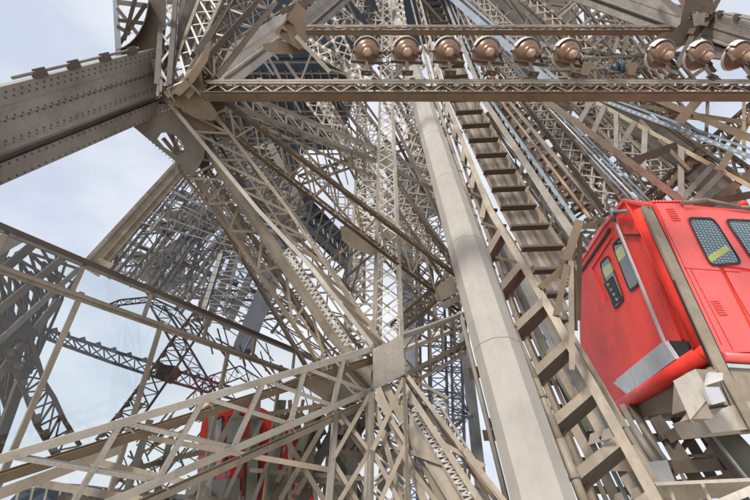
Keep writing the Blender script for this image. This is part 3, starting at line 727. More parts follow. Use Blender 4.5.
def curve_truss(t, c0, c1, k, wd, m, n, name='curved_chord', knobs=True):
    for c in (c0, c1):
        mb = MB()
        for a, b in zip(c, c[1:]): Bd(mb, a, b, wd, k, 'flat')
        mb.build(name, m, t)
    la = MB()
    def at(c, f):
        x = f * (len(c) - 1); i = min(len(c) - 2, int(x)); u = x - i; return (c[i][0] * (1 - u) + c[i + 1][0] * u, c[i][1] * (1 - u) + c[i + 1][1] * u)
    for i in range(n):
        Bd(la, at(c0, i / n), at(c1, (i + 1) / n), wd * .45, k + .04); Bd(la, at(c1, i / n), at(c0, (i + 1) / n), wd * .45, k + .08); Bd(la, at(c0, i / n), at(c1, i / n), wd * .5, k + .12)
        if knobs:
            p = behind(*at(c0, (i + .5) / n), k - .05); la.beam(p, p + V3((.07, .05, .05)), .12, .1, NW)
    la.build('lacing', m, t)
curve_truss(t, [(4, 348), (14, 368), (26, 396), (36, 424), (50, 448), (56, 458)], [(30, 338), (38, 362), (44, 382), (54, 398), (64, 420), (80, 446)], 1.5, .075, DEEP, 8)
mb = MB()
mb.plate([behind(x, y, 1.55) for x, y in [(-10, 315), (20, 318), (40, 332), (32, 342), (20, 338), (8, 344), (2, 360), (-10, 350)]], -NW * .1); mb.build('web_plate', DEEP, t)
t = thing('reflected_arched_truss', 'long dark lattice truss crossing behind the glass below the middle rail', 'truss', behind(60, 335, 2.5))
curve_truss(t, [(24, 322), (60, 334), (110, 350), (160, 366), (200, 378), (240, 390)], [(30, 332), (66, 346), (110, 362), (158, 378), (200, 390), (236, 400)], 2.6, .07, SLATE, 16)
mb = MB(); mb.plate([behind(x, y, 2.5) for x, y in [(158, 364), (178, 366), (182, 374), (172, 384), (156, 378)]], -NW * .06); mb.build('node_plate', DEEP, t)
t = thing('reflected_arched_truss', 'slender dark arch rising behind the upper glass panes', 'truss', behind(110, 305, 3.5))
curve_truss(t, [(100, 308), (120, 300), (150, 297), (178, 310), (200, 336)], [(104, 310), (122, 305), (150, 302), (174, 316), (194, 342)], 3.6, .05, DEEP, 8, knobs=False)
t = thing('lattice_strut', 'dark lattice strut leaning right behind the second glass pane', 'strut', behind(110, 450, 2.4))
curve_truss(t, [(96, 440), (120, 412), (150, 372), (172, 340), (196, 310)], [(118, 450), (140, 420), (168, 380), (188, 350), (210, 318)], 2.2, .06, DEEP, 12)
t = thing('lattice_strut', 'dark crossing braces behind the third glass pane', 'strut', behind(200, 400, 3))
curve_truss(t, [(150, 305), (170, 340), (190, 372), (204, 398)], [(164, 306), (184, 338), (204, 372), (218, 396)], 3.0, .06, SLATE, 8, knobs=False)
curve_truss(t, [(186, 400), (210, 376), (240, 366), (280, 392)], [(190, 410), (214, 388), (240, 378), (276, 402)], 3.6, .05, SLATE, 8, knobs=False)
t = thing('reflected_leg_lattice', 'tangle of dark lattice behind the far right panes of the glass screen', 'leg', behind(260, 380, 3))
random.seed(11)
la = MB()
for i in range(46):
    x = random.uniform(190, 320); y = 300 + (x - 190) * .42 + random.uniform(2, 40); a = random.choice((-1.1, -.9, .5, .9, 1.3)); l = random.uniform(20, 50)
    x1, y1 = x + l * math.cos(a), y + l * math.sin(a)
    lim = 305 + (min(x, x1) - 190) * .38
    if min(y, y1) < 322 + (x - 230) * .40 or min(y, y1) < 322 + (x1 - 230) * .40: continue
    Bd(la, (x, y), (x1, y1), .06, 2 + random.uniform(0, 3))
la.build('lacing', SLATE, t)
# ================================================================ PALE TUBE AND LIFT TRACK
def tube_station(y):
    # centre x, width px, depth, of the wide pale tube
    f = (y - 100) / 400
    xl = 411 + 100 * f; xr = 431.5 + 143 * f
    return (xl + xr) / 2, xr - xl
DT = lambda w: .95 * F / w
t = thing('pale_tube', 'wide pale grey faceted tube climbing from the bottom edge past the floodlights', 'tube', P(540, 530, 6))
def octa(p, q, rp, rq, n=None):
    nn = ((p + q) / 2 - CAM).normalized(); a, sdv, nn = frame(p, q, nn)
    vs = []
    for (c, r) in ((p, rp), (q, rq)):
        for i in range(10):
            an = math.radians(18 + 36 * i); vs.append(c + (sdv * math.cos(an) + nn * math.sin(an)) * r)
    return vs, [(i, (i + 1) % 10, 10 + (i + 1) % 10, 10 + i) for i in range(10)] + [tuple(range(10))[::-1], tuple(range(10, 20))]
x0, w0 = tube_station(540); x1, w1 = tube_station(-30)
T0, T1 = P(x0, 540, DT(w0)), P(x1, -30, DT(w1))
nseg = 22
for i in range(nseg):
    f0, f1 = i / nseg, (i + 1) / nseg
    # segments 1.6 m long with thin joint gap
    p, q = T0.lerp(T1, f0), T0.lerp(T1, f1); g_ = (q - p).normalized() * .006
    vs, fs = octa(p + g_, q - g_, .475, .475); MB().add(vs, fs).build('tube_section', CONC, t)
vs, fs = octa(T0, T1, .462, .462); MB().add(vs, fs).build('inner_core', GREYB, t)

def ST_(y, pts):   # interpolate x at y along polyline
    for (ya, xa), (yb, xb) in zip(pts, pts[1:]):
        if ya <= y <= yb: return xa + (xb - xa) * (y - ya) / (yb - ya)
    return pts[-1][1] if y > pts[-1][0] else pts[0][1]
ys = [-25, 0, 50, 100, 155, 210, 220, 232, 250, 265, 290, 320, 380, 440, 510, 540]
def dep(y): return DT(tube_station(y)[1])
LN = {
 'pipe':  [(-25, 404), (0, 411), (100, 436), (210, 472), (320, 509), (380, 535), (500, 583), (540, 600)],
 'a':     [(-25, 408), (0, 416), (100, 441), (210, 479), (320, 517), (380, 543), (500, 592), (540, 610)],
 'b':     [(-25, 411), (0, 420), (100, 446), (210, 490), (320, 556), (500, 656), (540, 678)],
 'l':     [(-25, 414), (0, 424), (100, 450), (210, 502), (320, 560), (500, 668), (540, 690)],
 'c':     [(-25, 428), (0, 440), (100, 476), (210, 538), (320, 612), (500, 740), (540, 768)],
 'r1':    [(-25, 432), (0, 445), (100, 484), (210, 556), (320, 632), (540, 780)],
 'r2':    [(-25, 436), (0, 449), (100, 491), (210, 568), (320, 646), (540, 800)],
 'r3':    [(-25, 440), (0, 453), (100, 500), (210, 584), (320, 668), (540, 830)],
 'r4':    [(-25, 445), (0, 458), (100, 508), (210, 600), (320, 690), (540, 850)],
 'bl1':   [(-25, 430), (0, 447), (100, 537), (210, 640), (320, 750)],
}
def LP(key, y, off=0.0): return P(ST_(y, LN[key]), y, dep(y) + off)
def line(key, prof, wd, m, t, name, off=0.0, y0=-25, y1=540, th=.8):
    mb = MB(); yy = [y for y in ys if y0 <= y <= y1]
    for ya, yb in zip(yy, yy[1:]):
        p, q = LP(key, ya, off * dep(ya) / 6), LP(key, yb, off * dep(yb) / 6); nn = ((p + q) / 2 - CAM).normalized()
        if prof == 'tube': mb.tube(p, q, wd, 10)
        elif prof == 'ell': mb.ell(p, q, wd, nn)
        elif prof == 'I': mb.ibeam(p, q, wd, wd * 1.1, nn)
        else: mb.beam(p, q, wd, wd * th, nn)
    return mb.build(name, m, t)
line('pipe', 'tube', .075, TAN, thing('guide_pipe', 'long brown-grey pipe running along the right edge of the pale tube', 'pipe', LP('pipe', 540)), 'pipe_run')
tp = bpy.data.objects['guide_pipe']
yy = 480
while yy > 0:
    p = LP('pipe', yy); q = LP('pipe', yy - 4); MB().tube(p, p + (q - p).normalized() * .05, .095, 10).build('pipe_collar', GREYB, tp); yy -= 14 + yy * .14
t = thing('lift_track', 'inclined lift track with side lattice and rungs climbing beside the pale tube', 'track', LP('b', 540))
line('a', 'ell', .10, BROWN, t, 'rail', .3)
line('b', 'ell', .17, TAN, t, 'rail', .0)
line('l', 'ell', .10, BROWN, t, 'rail', 1.0, y1=320)
line('c', 'ell', .12, BROWN, t, 'rail', 1.0, y1=250)
# struts between a and b
def step_list(y0, y1, k, minstep):
    out = []; y = y0
    while y > y1: out.append(y); y -= max(minstep, k * (y + 90))
    return out
sl_ = step_list(534, -10, .096, 3)
for i, y in enumerate(sl_):
    y2 = y - .064 * (y + 90)
    p, q = (LP('pipe', y + 3, .12) if y > 250 else LP('a', y, .25)), LP('b', y2 , .04)
    q = p.lerp(q, .97)
    if y2 < -20: continue
    nn = ((p + q) / 2 - CAM).normalized()
    sv_ = V3((.25, .75, -.55)).normalized(); s2_ = frame(p, q, nn)[1]; s2_ = s2_ if s2_.dot(V3((.5, 0, -1))) > 0 else -s2_
    MB().beam(p, q, .15, .03, nn).build('side_strut', TAN, t)
    e0, e1 = p + s2_ * .07, q + s2_ * .07; MB().plate([e0, e1, e1 + sv_ * .34, e0 + sv_ * .34], s2_ * .012).build('strut_shaded_web', DEEP, t)  # dark strut underside, shade put into its colour
    if -20 < y2 < 300:
        p2 = LP('a', max(-24, y2 - 6), .3); MB().beam(q + nn * .08, p2 + nn * .08, .07, .03, nn).build('side_brace', BROWN, t)
rl = step_list(318, -12, .062, 2.2)
for y in rl:
    p, q = LP('l', y, .9), LP('c', y - 1.5, .9)
    xm_ = ST_(y, LN['c'])
    if xm_ > 566: q = p.lerp(q, max(.1, (566 - ST_(y, LN['l'])) / (xm_ - ST_(y, LN['l']))))
    nn = ((p + q) / 2 - CAM).normalized()
    kk = p.lerp(q, .8); hh = kk + (p - LP('l', y + 6, .9)).normalized() * .2
    MB().beam(p, q, .10, .03, nn).build('rung', TAN, t); MB().beam(p + nn * .02, q + nn * .02, .26, .03, V3((0, 0, 1)), so=.0, no=-.09).build('rung_shaded_web', DEEP, t)  # rung underside painted dark to stand for its shade
    up_ = LP('c', max(-24, y - 9 * (y + 90) / 200), .95)
    if y < 245: MB().beam(p.lerp(q, .82), up_, .07, .1, nn).build('rung_knee', BROWN, t)
# planked floor bars behind the rungs
for k, f in enumerate((.12, .25, .38, .51, .64, .77, .9)):
    mb = MB(); yy = list(range(-25, 330, 12))
    for ya, yb in zip(yy, yy[1:]):
        if ST_(yb, LN['l']) * (1 - f) + ST_(yb, LN['c']) * f > 572: break
        p = LP('l', ya, 2.2 * dep(ya) / 6).lerp(LP('c', ya, 2.2 * dep(ya) / 6), f); q = LP('l', yb, 2.2 * dep(yb) / 6).lerp(LP('c', yb, 2.2 * dep(yb) / 6), f)
        mb.beam(p, q, .15 if k % 2 else .21, .05, ((p + q) / 2 - CAM).normalized())
    mb.build('floor_bar', (DEEP, GREYB, BROWN)[k % 3], t)
for y in step_list(250, -10, .04, 2.5):
    p, q = LP('l', y, 2.6 * dep(y) / 6), LP('c', y, 2.6 * dep(y) / 6); MB().beam(p, q, .05, .05, (0, 1, 0)).build('floor_cross_bar', DEEP, t)
kw = 320
t = thing('guide_rail', 'broad brown guide rail just right of the track rungs', 'rail', LP('r1', 320, 1)); line('r1', 'I', .24, GREYB, t, 'rail', .8, y1=250)
t = thing('toothed_rail', 'blue-grey toothed rack rail beside the broad brown rail', 'rail', LP('r2', 320, 1)); line('r2', 'flat', .13, STEEL, t, 'rail', .7, y1=232)
def blocks(key, m, t, w, k, side, name, off=.7, y0=208):
    for y in step_list(y0, -10, k, 1.6):
        p = LP(key, y, off * dep(y) / 6); q = LP(key, y - 3, off * dep(y) / 6); a, sdv, nn = frame(p, q, (p - CAM).normalized())
        MB().beam(p + sdv * side, p + sdv * side + a * w, w, w * 1.2, nn).build(name, m, t)
blocks('r2', BLACK, t, .12, .034, .09, 'tooth')
t = thing('guide_rail', 'rusty orange pipe rail on dark brackets right of the toothed rail', 'rail', LP('r3', 320, 1)); line('r3', 'tube', .06, RUST, t, 'rail', .6, y1=220)
blocks('r3', DEEP, t, .15, .045, .14, 'bracket'); blocks('r3', DEEP, t, .12, .045, -.14, 'bracket')
t = thing('guide_rail', 'pale outer rail with brackets, rightmost of the close-set track rails', 'rail', LP('r4', 320, 1)); line('r4', 'ell', .14, TAN, t, 'rail', .6, y1=210)
blocks('r4', DEEP, t, .16, .05, -.14, 'bracket')
t = thing('pipe_bundle', 'bundle of thin blue-grey pipes sloping down right to the red cabin roof', 'pipes', LP('bl1', 265, 3))
for k in range(4):
    mb = MB(); 
    yy = [y for y in ys if y <= 265]
    for ya, yb in zip(yy, yy[1:]):
        mb.tube(P(ST_(ya, LN['bl1']) + k * (2 + ya * .02), ya, dep(ya) * 1.25), P(ST_(yb, LN['bl1']) + k * (2 + yb * .02), yb, dep(yb) * 1.25), .04, 8)
    mb.build('pipe_run', (BLUE, ALU, STEEL, BLUE)[k], t)
cr_ = MB()
for y in step_list(190, 60, .07, 5):
    p = P(ST_(y, LN['bl1']) - 14, y - 2, dep(y) * 1.3); q = P(ST_(y, LN['bl1']) + 22, y + 2, dep(y) * 1.3); cr_.beam(p, q, .06, .06, (0, 1, 0))
cr_.build('cross_brackets', BROWN, t)
t = thing('blue_pipe_rail', 'pale blue painted rail at the top edge right of the track', 'rail', P(448, -10, 20))
bars(t, [(436, -16, 22, 560, 92, 14, 6), (446, -16, 22, 572, 92, 14, 2)], 'rail', BLUE, 'flat')
t = thing('blue_pipe_rail', 'bright blue-grey double rail sloping to the right edge above the cabin', 'rail', P(750, 158, 8))
bars(t, [(602, 100, 11.5, 775, 166, 7.6, 3.8), (604, 96, 11.7, 775, 158, 7.8, 2)], 'rail', BLUE, 'flat')
for i in range(26):
    p = P(602, 100, 11.4).lerp(P(775, 166, 7.5), (i + .5) / 26); q = P(602, 100, 11.4).lerp(P(775, 166, 7.5), (i + .95) / 26); MB().beam(p, q, .03, .02, ray(690, 130)).build('pale_clip', ALU, t)

# right side truss under the blue rail
t = thing('side_truss', 'brown truss with a cream top chord sloping down above the red cabin', 'girder', P(750, 190, 8.5))
A0, A1, B0, B1 = P(592, 100, 14.5), P(790, 208, 11.6), P(545, 100, 14.5), P(692, 208, 13)
MB().ell(A0, A1, .12, ray(690, 150)).build('top_chord', CREAM, t); MB().ell(B0 - ray(600, 150) * .6, B1 - ray(690, 200) * .6, .2, ray(620, 160)).build('bottom_chord', TAN, t)
for (xa, ya, xb, yb, w_) in ((616, 113, 616, 146, 4), (645, 128, 643, 172, 5), (681, 148, 681, 198, 5), (723, 170, 719, 212, 5), (604, 106, 592, 136, 5), (634, 122, 616, 150, 5), (676, 124, 630, 196, 8), (712, 165, 681, 198, 5), (762, 180, 722, 212, 7), (592, 98, 578, 122, 5)):
    MB().ibeam(onAB(A0, A1, xa), onAB(B0 - ray(600, 150) * .55, B1 - ray(690, 200) * .55, min(xb, 689)), M(w_, 12.9), .12, ray(xa, ya)).build('web_member', GREYB if w_ < 6 else DEEP, t)
t = thing('upper_brace', 'brown bracing trusses against the sky at the right edge', 'bracing', P(740, 140, 12))
bars(t, [(648, 96, 14, 780, 150, 10, 6), (640, 106, 14, 780, 128, 11, 4), (706, 90, 13, 676, 126, 12, 9), (760, 100, 12, 720, 170, 11, 6), (708, 96, 13, 706, 140, 12, 3), (744, 100, 12, 744, 160, 11, 3), (640, 120, 14, 690, 170, 12.5, 3), (664, 190, 13, 700, 150, 13, 4), (706, 208, 12.5, 780, 150, 12, 8)], 'bar', BROWN)
t = thing('curved_beam', 'broad curved grey-brown beam behind the trusses at the right', 'beam', P(700, 170, 20))
cur = [(560, 96, 24), (610, 108, 22), (655, 134, 20.5), (690, 160, 19), (722, 196, 17), (745, 240, 16)]
poly_beam(MB(), cur, 1.1, 'flat', th=.5).build('curved_web', GREYB, t)
e = MB()
for k in (-.56, .56):
    for (xa, ya, da), (xb, yb, db) in zip(cur, cur[1:]):
        p, q = P(xa, ya, da), P(xb, yb, db); sdv = frame(p, q, (p - CAM).normalized())[1]; e.beam(p + sdv * k, q + sdv * k, .1, .7, (p - CAM).normalized())
e.build('edge_flange', BROWN, t)

# ================================================================ RED CABIN
AX = P(712, 350, 8.18)
def on_vert(p, y):
    lo, hi = 0., 12.
    for _ in range(50):
        m = (lo + hi) / 2; k = p + Z * m - CAM
        yy_ = 250 - F * (k.z * CT - k.y * ST) / (k.y * CT + k.z * ST)
        lo, hi = (m, hi) if yy_ > y else (lo, m)
    return p + Z * lo
dl = V3((math.sin(math.radians(13)), math.cos(math.radians(13)), 0)); nl = V3((-dl.y, dl.x, 0))
dr = V3((.991, .131, 0)); nr = V3((.131, -.991, 0))
def FLp(x, y, off=0): return PP(x, y, AX + nl * off, nl)
def FR(x, y, off=0): return PP(x, y, AX + nr * off, nr)
def slab(pts, f, off, th, n):
    return MB().plate([f(x, y, off) for x, y in pts], n * -th)
t = thing('lift_cabin', 'large glossy red lift cabin hanging at the right edge', 'lift cabin', AX)
ATOP = on_vert(AX, 204)
face = [(622, 199), (600, 226), (578, 261), (579, 300), (580, 340), (584, 368), (594, 396), (610, 410), (622, 410), (664, 383)]
MB().plate([ATOP] + [FLp(x, y) for x, y in face] + [AX], dr * 5.2).build('body', RED, t)
# side face panels (right), slightly proud
slab([(655, 203), (682, 203), (716, 262), (745, 318), (760, 352), (716, 352), (700, 312)], FR, .03, .03, nr).build('side_panel', REDL, t)
slab([(684, 208), (860, 217), (860, 290), (722, 264)], FR, .028, .02, nr).build('window_band', REDL, t)
slab([(724, 268), (860, 292), (860, 366), (765, 352)], FR, .026, .02, nr).build('side_panel', REDL, t)
def rounded(pts, r=.16):
    out = []
    n = len(pts)
    for i in range(n):
        p, a, b = V3((*pts[i], 0)), V3((*pts[i - 1], 0)), V3((*pts[(i + 1) % n], 0))
        s, e_ = p.lerp(a, r), p.lerp(b, r)
        for k in range(4):
            u = k / 3; q = s.lerp(p, u).lerp(p.lerp(e_, u), u); out.append((q.x, q.y))
    return out
def scale_px(pts, k):
    cx = sum(p[0] for p in pts) / len(pts); cy = sum(p[1] for p in pts) / len(pts); return [(cx + (x - cx) * k, cy + (y - cy) * k) for x, y in pts]
def window(pts, f, n, off, mesh=False, yellow=None):
    k = MB(); o = rounded(scale_px(pts, 1.10)); i_ = rounded(pts); m = len(o)
    vo = [f(x, y, off + .03) for x, y in o]; vi = [f(x, y, off + .03) for x, y in i_]; vb = [f(x, y, off - .01) for x, y in o]; vc = [f(x, y, off - .01) for x, y in i_]
    fs = []
    for a in range(m):
        b = (a + 1) % m; fs += [(a, b, m + b, m + a), (2 * m + a, 3 * m + a, 3 * m + b, 2 * m + b), (a, 2 * m + a, 2 * m + b, b), (m + a, m + b, 3 * m + b, 3 * m + a)]
    w_ = k.add(vo + vi + vb + vc, fs).build('window', BLACK, t)
    inner = WIN_IN if not mesh else WIN_MESH
    MB().plate([f(x, y, off + .006) for x, y in i_], n * -.004).build('interior', inner, w_)
    if yellow: MB().plate([f(x, y, off + .011) for x, y in yellow], n * -.003).build('grab_board', YEL, w_)
    MB().plate([f(x, y, off + .02) for x, y in i_], n * -.004).build('pane', CABGLASS, w_)
    return w_
WIN_IN = mat('dark_cabin_interior', (0.03, 0.05, 0.05), rough=.5)
def meshmat():
    m = bpy.data.materials.new('guard_mesh'); m.use_nodes = True; nt = m.node_tree; N = nt.nodes; L = nt.links; b = N['Principled BSDF']
    tc = N.new('ShaderNodeTexCoord'); mp = N.new('ShaderNodeMapping'); mp.inputs['Rotation'].default_value = (0, 0, 0); mp.inputs['Scale'].default_value = (9, 9, 9)
    br = N.new('ShaderNodeTexBrick'); br.offset = 0; br.inputs['Color1'].default_value = (.62, .72, .76, 1); br.inputs['Color2'].default_value = (.45, .56, .62, 1); br.inputs['Mortar'].default_value = (.02, .06, .07, 1)
    br.inputs['Scale'].default_value = 1.0; br.inputs['Mortar Size'].default_value = .2; br.inputs['Brick Width'].default_value = .9; br.inputs['Row Height'].default_value = .7
    sx = N.new('ShaderNodeSeparateXYZ'); cx = N.new('ShaderNodeCombineXYZ'); L.new(tc.outputs['Object'], mp.inputs[0]); L.new(mp.outputs[0], sx.inputs[0]); L.new(sx.outputs['X'], cx.inputs['X']); L.new(sx.outputs['Z'], cx.inputs['Y']); L.new(cx.outputs[0], br.inputs['Vector'])
    L.new(br.outputs['Color'], b.inputs['Base Color']); b.inputs['Roughness'].default_value = .4; return m
WIN_MESH = meshmat()
window([(600, 265), (608, 257), (623, 298), (614, 308)], FLp, nl, .0, yellow=[(601, 269), (611, 262), (614, 270), (604, 279)])
window([(612.5, 247), (620, 239), (638, 283), (629, 290)], FLp, nl, .0, yellow=[(614, 252), (622, 245), (625.5, 255), (618, 263)])
window([(689, 219), (714, 219.5), (741, 262), (711, 264)], FR, nr, .028, True, yellow=[(708, 256), (726, 245), (730, 250), (710, 263)])
window([(727, 220.5), (760, 222), (796, 266), (757, 264)], FR, nr, .028, True)
window([(774, 223), (806, 225), (846, 270), (810, 268)], FR, nr, .028, True)
# corner pillar
slab([(642, 206), (651, 206), (745, 405), (733, 405)], FR, .10, .07, nr).build('corner_pillar', TAN, t)
slab([(641, 206), (643, 206), (733, 405), (730, 405)], FR, .06, .05, nr).build('pillar_seal', BLACK, t)
slab([(650, 206), (652.5, 206), (746, 405), (744, 405)], FR, .06, .05, nr).build('pillar_seal', BLACK, t)
# rounded red column left of the pillar
mb = MB(); mb.tube(FLp(640, 212, .02), FLp(704, 348, .02), .20, 14); mb.build('corner_column', RED, t)
mb = MB(); mb.tube(FLp(627, 202, .0), FLp(684, 340, .0), .05, 10); mb.build('corner_bead', RED, t)
# bottom bumper tube
mb = MB(); pts = [FLp(708, 352, .02), FLp(619, 407, .02)]
mb.path(pts, .20, 16)
for p, d_ in ((pts[0], dr), (pts[-1], dl)): mb.lathe([(.20, 0), (.18, .09), (.12, .16), (0, .20)], 16, p, d_ if p is pts[-1] else -dl)
mb.build('bumper', RED, t)
MB().tube(FR(722, 357, .0), FR(860, 366, .0), .11, 14).build('bumper', REDL, t)
slab([(722, 363), (860, 371), (860, 375), (724, 367)], FR, .03, .04, nr).build('sill_trim', ALU, t)
slab([(612, 278), (620, 272), (627, 292), (619, 301)], FLp, .028, .004, nl)
t_s = MB().plate([FLp(x, y, .034) for x, y in [(603.5, 284), (612, 276), (621.5, 299), (614, 305.5)]], nl * -.004).build('notice_sign', BLACK, t)
mk = MB()
for k in range(4):
    for (u0, v0, u1, v1) in ((0, 0, .1, .5), (.12, .5, .22, .05), (.05, .25, .2, .3)):
        o = V3((606.5 + k * 2.9, 284 + k * 4.9 - 1, 0)); mk.beam(FLp(o.x + u0 * 12, o.y + v0 * 6, .04), FLp(o.x + u1 * 12, o.y + v1 * 6, .04), .03, .004, nl)
mk.build('sign_marks', WHITE, t_s)
# panel seams, grime line, bolts on the side face
sm_ = MB()
for a_, b_ in (((690, 268), (733, 350)), ((722, 268), (770, 352)), ((656, 206), (722, 345)), ((684, 268), (740, 272)), ((762, 268), (800, 345))):
    sm_.beam(FR(*a_, .034), FR(*b_, .034), .012, .006, nr)
sm_.build('panel_seam', mat('dark_red_seam', (.25, .02, .015)), t)
bl = MB()
for k in range(16): bl.rivet(FR(660 + k * 4.4, 211 + k * 8.6, .032), nr, .018); 
for k in range(14): bl.rivet(FR(687 + k * 8, 212 + k * .9, .032), nr, .016)
bl.build('panel_bolts', REDL, t)
# aluminium pole and kick plate
mb = MB(); a, b = FLp(612, 214, .14), FLp(666, 346, .14); mb.beam(a, b, .09, .05, nl); mb.build('door_pole', ALU, t)
slab([(615.6, 380), (663.6, 341), (675.6, 359), (630, 392.5)], FLp, .16, .10, nl).build('kick_plate', ALU, t)
slab([(616, 381), (631, 393), (629, 396), (613, 383)], FLp, .17, .12, nl).build('kick_plate_edge', ALU, t)
slab([(668, 341), (688, 341), (690, 352), (676, 360)], FLp, .04, .05, nl).build('latch_recess', BLACK, t)
slab([(618, 219), (630, 212), (640, 234), (624, 234)], FLp, .05, .04, nl).build('hatch', RED, t)
slab([(624, 234), (641, 234), (641, 235.6), (624, 235.6)], FLp, .06, .05, nl).build('hatch_painted_shadow', BLACK, t)  # black strip drawn as the shadow below the hatch
mb = MB(); mb.beam(FLp(581, 272, .02), FLp(610, 229, .02), .10, .05, nl); mb.build('roof_seal', BLACK, t)
mb = MB(); mb.beam(FLp(592, 268, .02), FLp(606, 300, .02), .03, .03, nl); mb.beam(FLp(592, 268, .02), FLp(611, 238, .02), .03, .03, nl); mb.build('door_frame', RED, t)
mb = MB()
for i in range(6): mb.tube(FLp(620 + i * .6, 226 + i * .01, .2), FLp(621, 227, .2), .001, 4)
mb = MB(); mb.tube(FLp(609, 212, .18), FLp(628, 211, .18), .05, 10); mb.tube(FLp(612, 208, .2), FLp(614, 222, .2), .06, 10); mb.build('hinge', STEEL, t)
for (x, y, k, m_) in ((666, 209, 6, 1), (711, 301, 7, 1)):
    mb = MB()
    for i in range(k):
        mb.beam(FR(x + i * 1.3, y + i * 2.2, .045), FR(x + i * 1.3 + 8, y + i * 2.2 - .4, .045), .022, .03, nr)
    mb.build('vent_louvre', REDL, t)
mb = MB()
for (x, y) in [(631 + i * 4.6, 226 + i * 11.5) for i in range(11)]: mb.rivet(FLp(x, y, .012), nl, .018)
mb.build('rivets', DEEP, t)
slab([(648, 204), (622, 199), (600, 226), (578, 261), (580, 263), (602, 229), (623, 202), (648, 207)], FLp, .04, .06, nl).build('roof_trim', REDL, t)
# roof beading and railing
mb = MB(); mb.tube(FR(682, 203, .1), FR(706, 200, .1), .06, 8); mb.tube(FR(706, 200, .1), FR(740, 207, .1), .05, 8); mb.tube(FR(740, 207, .1), FR(860, 214, .1), .05, 8); mb.build('roof_pipe', GREYB, t)
mb = MB()
for i in range(9): mb.rivet(FR(654 + i * 3.4, 202.5, .02), V3((0, 0, 1)), .05, .08)
mb.build('roof_bolts', REDL, t)
mb = MB().lathe([(0, .0), (.09, .0), (.11, .06), (.08, .14), (0, .17)], 12, FR(744, 206, .0), V3((0, 0, 1))); mb.build('roof_beacon', RED, t)
# underframe
slabm = MB().plate([FLp(620, 414, -.05), FLp(714, 354, -.05), FLp(714, 372, -.05), FLp(694, 408, -.05), FLp(626, 420, -.05)], dr * 2.0); slabm.build('underframe', BROWN, t)
MB().plate([FR(716, 364, -.02), FR(860, 376, -.02), FR(860, 420, -.02), FR(752, 412, -.02), FR(716, 400, -.02)], V3((.1, 1.5, 0))).build('underframe', TAN, t)
MB().ibeam(FR(716, 366, .12), FR(752, 432, .12), .22, .2, nr).build('underframe_leg', TAN, t)
MB().plate([FR(700, 416, .1), FR(712, 433, .1), FR(860, 418, .1), FR(860, 400, .1), FR(742, 402, .1)], V3((.05, .9, 0))).build('underframe_shoe', LIGHT, t)
t = thing('junction_box', 'beige metal junction box with a small lamp under the red cabin', 'box', FR(700, 390, .6))
bx_ = MB().plate([FR(673, 381, .8), FR(695, 369, .8), FR(712, 394, .8), FR(690, 420, .8)], dr * .28 + V3((0, .3, 0))); bx_.build('box_body', LIGHT, t)
MB().plate([FR(695, 369, .78), FR(716, 370, .78), FR(727, 404, .78), FR(711, 419, .78), FR(691, 419, .78), FR(711, 394, .78)], V3((0, .3, 0))).build('box_side', TAN, t)
t = thing('bulkhead_lamp', 'small white bulkhead lamp with grey lens on the junction box', 'lamp', FR(716, 380, .9))
MB().plate([FR(709, 372, .95), FR(723, 373, .95), FR(723, 380, .95), FR(707, 385, .95)], V3((.02, .1, 0))).build('lamp_cover', WHITE, t)
MB().plate([FR(704, 387, .95), FR(719, 387, .95), FR(726, 401, .95), FR(712, 405, .95)], V3((.02, .1, 0))).build('lens', ALU, t)
mb = MB()
for i in range(6): mb.tube(FR(710 + i * 2.6, 405 - i * .4, .95), FR(710.5 + i * 2.6, 409 - i * .4, .92), .018, 8)
mb.build('cable_glands', BLACK, t)
# support bracket left of the cabin
t = thing('cabin_bracket', 'brown forked bracket standing left of the red cabin', 'bracket', P(572, 360, 9))
bars(t, [(579, 222, 8.2, 566, 262, 8.0, 8), (570, 262, 8, 540, 288, 8, 6), (567, 266, 7.9, 556, 316, 7.6, 6), (572, 262, 8.0, 574, 330, 7.6, 7), (577, 226, 8.2, 594, 226, 8.6, 6), (580, 232, 8.3, 578, 320, 8.3, 5)], 'arm', BROWN, 'I')
bars(t, [(571, 262, 7.9, 572, 370, 7.3, 5)], 'post', TAN, 'I')

# machinery and beams at the lower right
t = thing('track_beam', 'dark cross beams of the track seen below the red cabin', 'beams', P(680, 470, 7.4))
bars(t, [(664, 440, 8.6, 694, 424, 8.8, 10), (656, 418, 9, 706, 494, 8, 12), (694, 420, 8.6, 742, 484, 7.8, 6), (668, 468, 8, 724, 464, 8.2, 11), (680, 452, 8.6, 696, 430, 8.8, 5), (678, 456, 8.7, 712, 456, 8.6, 3), (700, 425, 8.7, 716, 448, 8.4, 5)], 'beam', DEEP, 'I')
bars(t, [(632, 426, 8, 660, 470, 7.4, 8), (640, 424, 9, 676, 476, 8.4, 5)], 'rail', GREYB, 'tube')
t = thing('counterweight_plate', 'grey steel plate at the foot of the track under the cabin', 'plate', P(660, 470, 7.2))
pplate(t, [(648, 462), (667, 460), (676, 484), (656, 486)], 7.2, .05, ALU, 'plate_face')
t = thing('edge_beam', 'tan plate girder with stiffeners along the lower right corner', 'beam', P(700, 492, 6.4))
pplate(t, [(655, 484), (736, 482), (780, 478), (780, 492), (700, 500), (664, 512)], 6.5, .08, TAN, 'web_plate')
bars(t, [(655, 484, 6.4, 790, 478, 6.2, 3), (680, 520, 6, 790, 474, 5.8, 7)], 'flange', LIGHT, 'I')
bars(t, [(668, 484, 6.42, 678, 510, 6.3, 3), (702, 483, 6.42, 710, 500, 6.3, 3)], 'stiffener', LIGHT)
t = thing('equipment_drum', 'dark grey-green casing at the right edge below the cabin', 'casing', P(735, 450, 9))
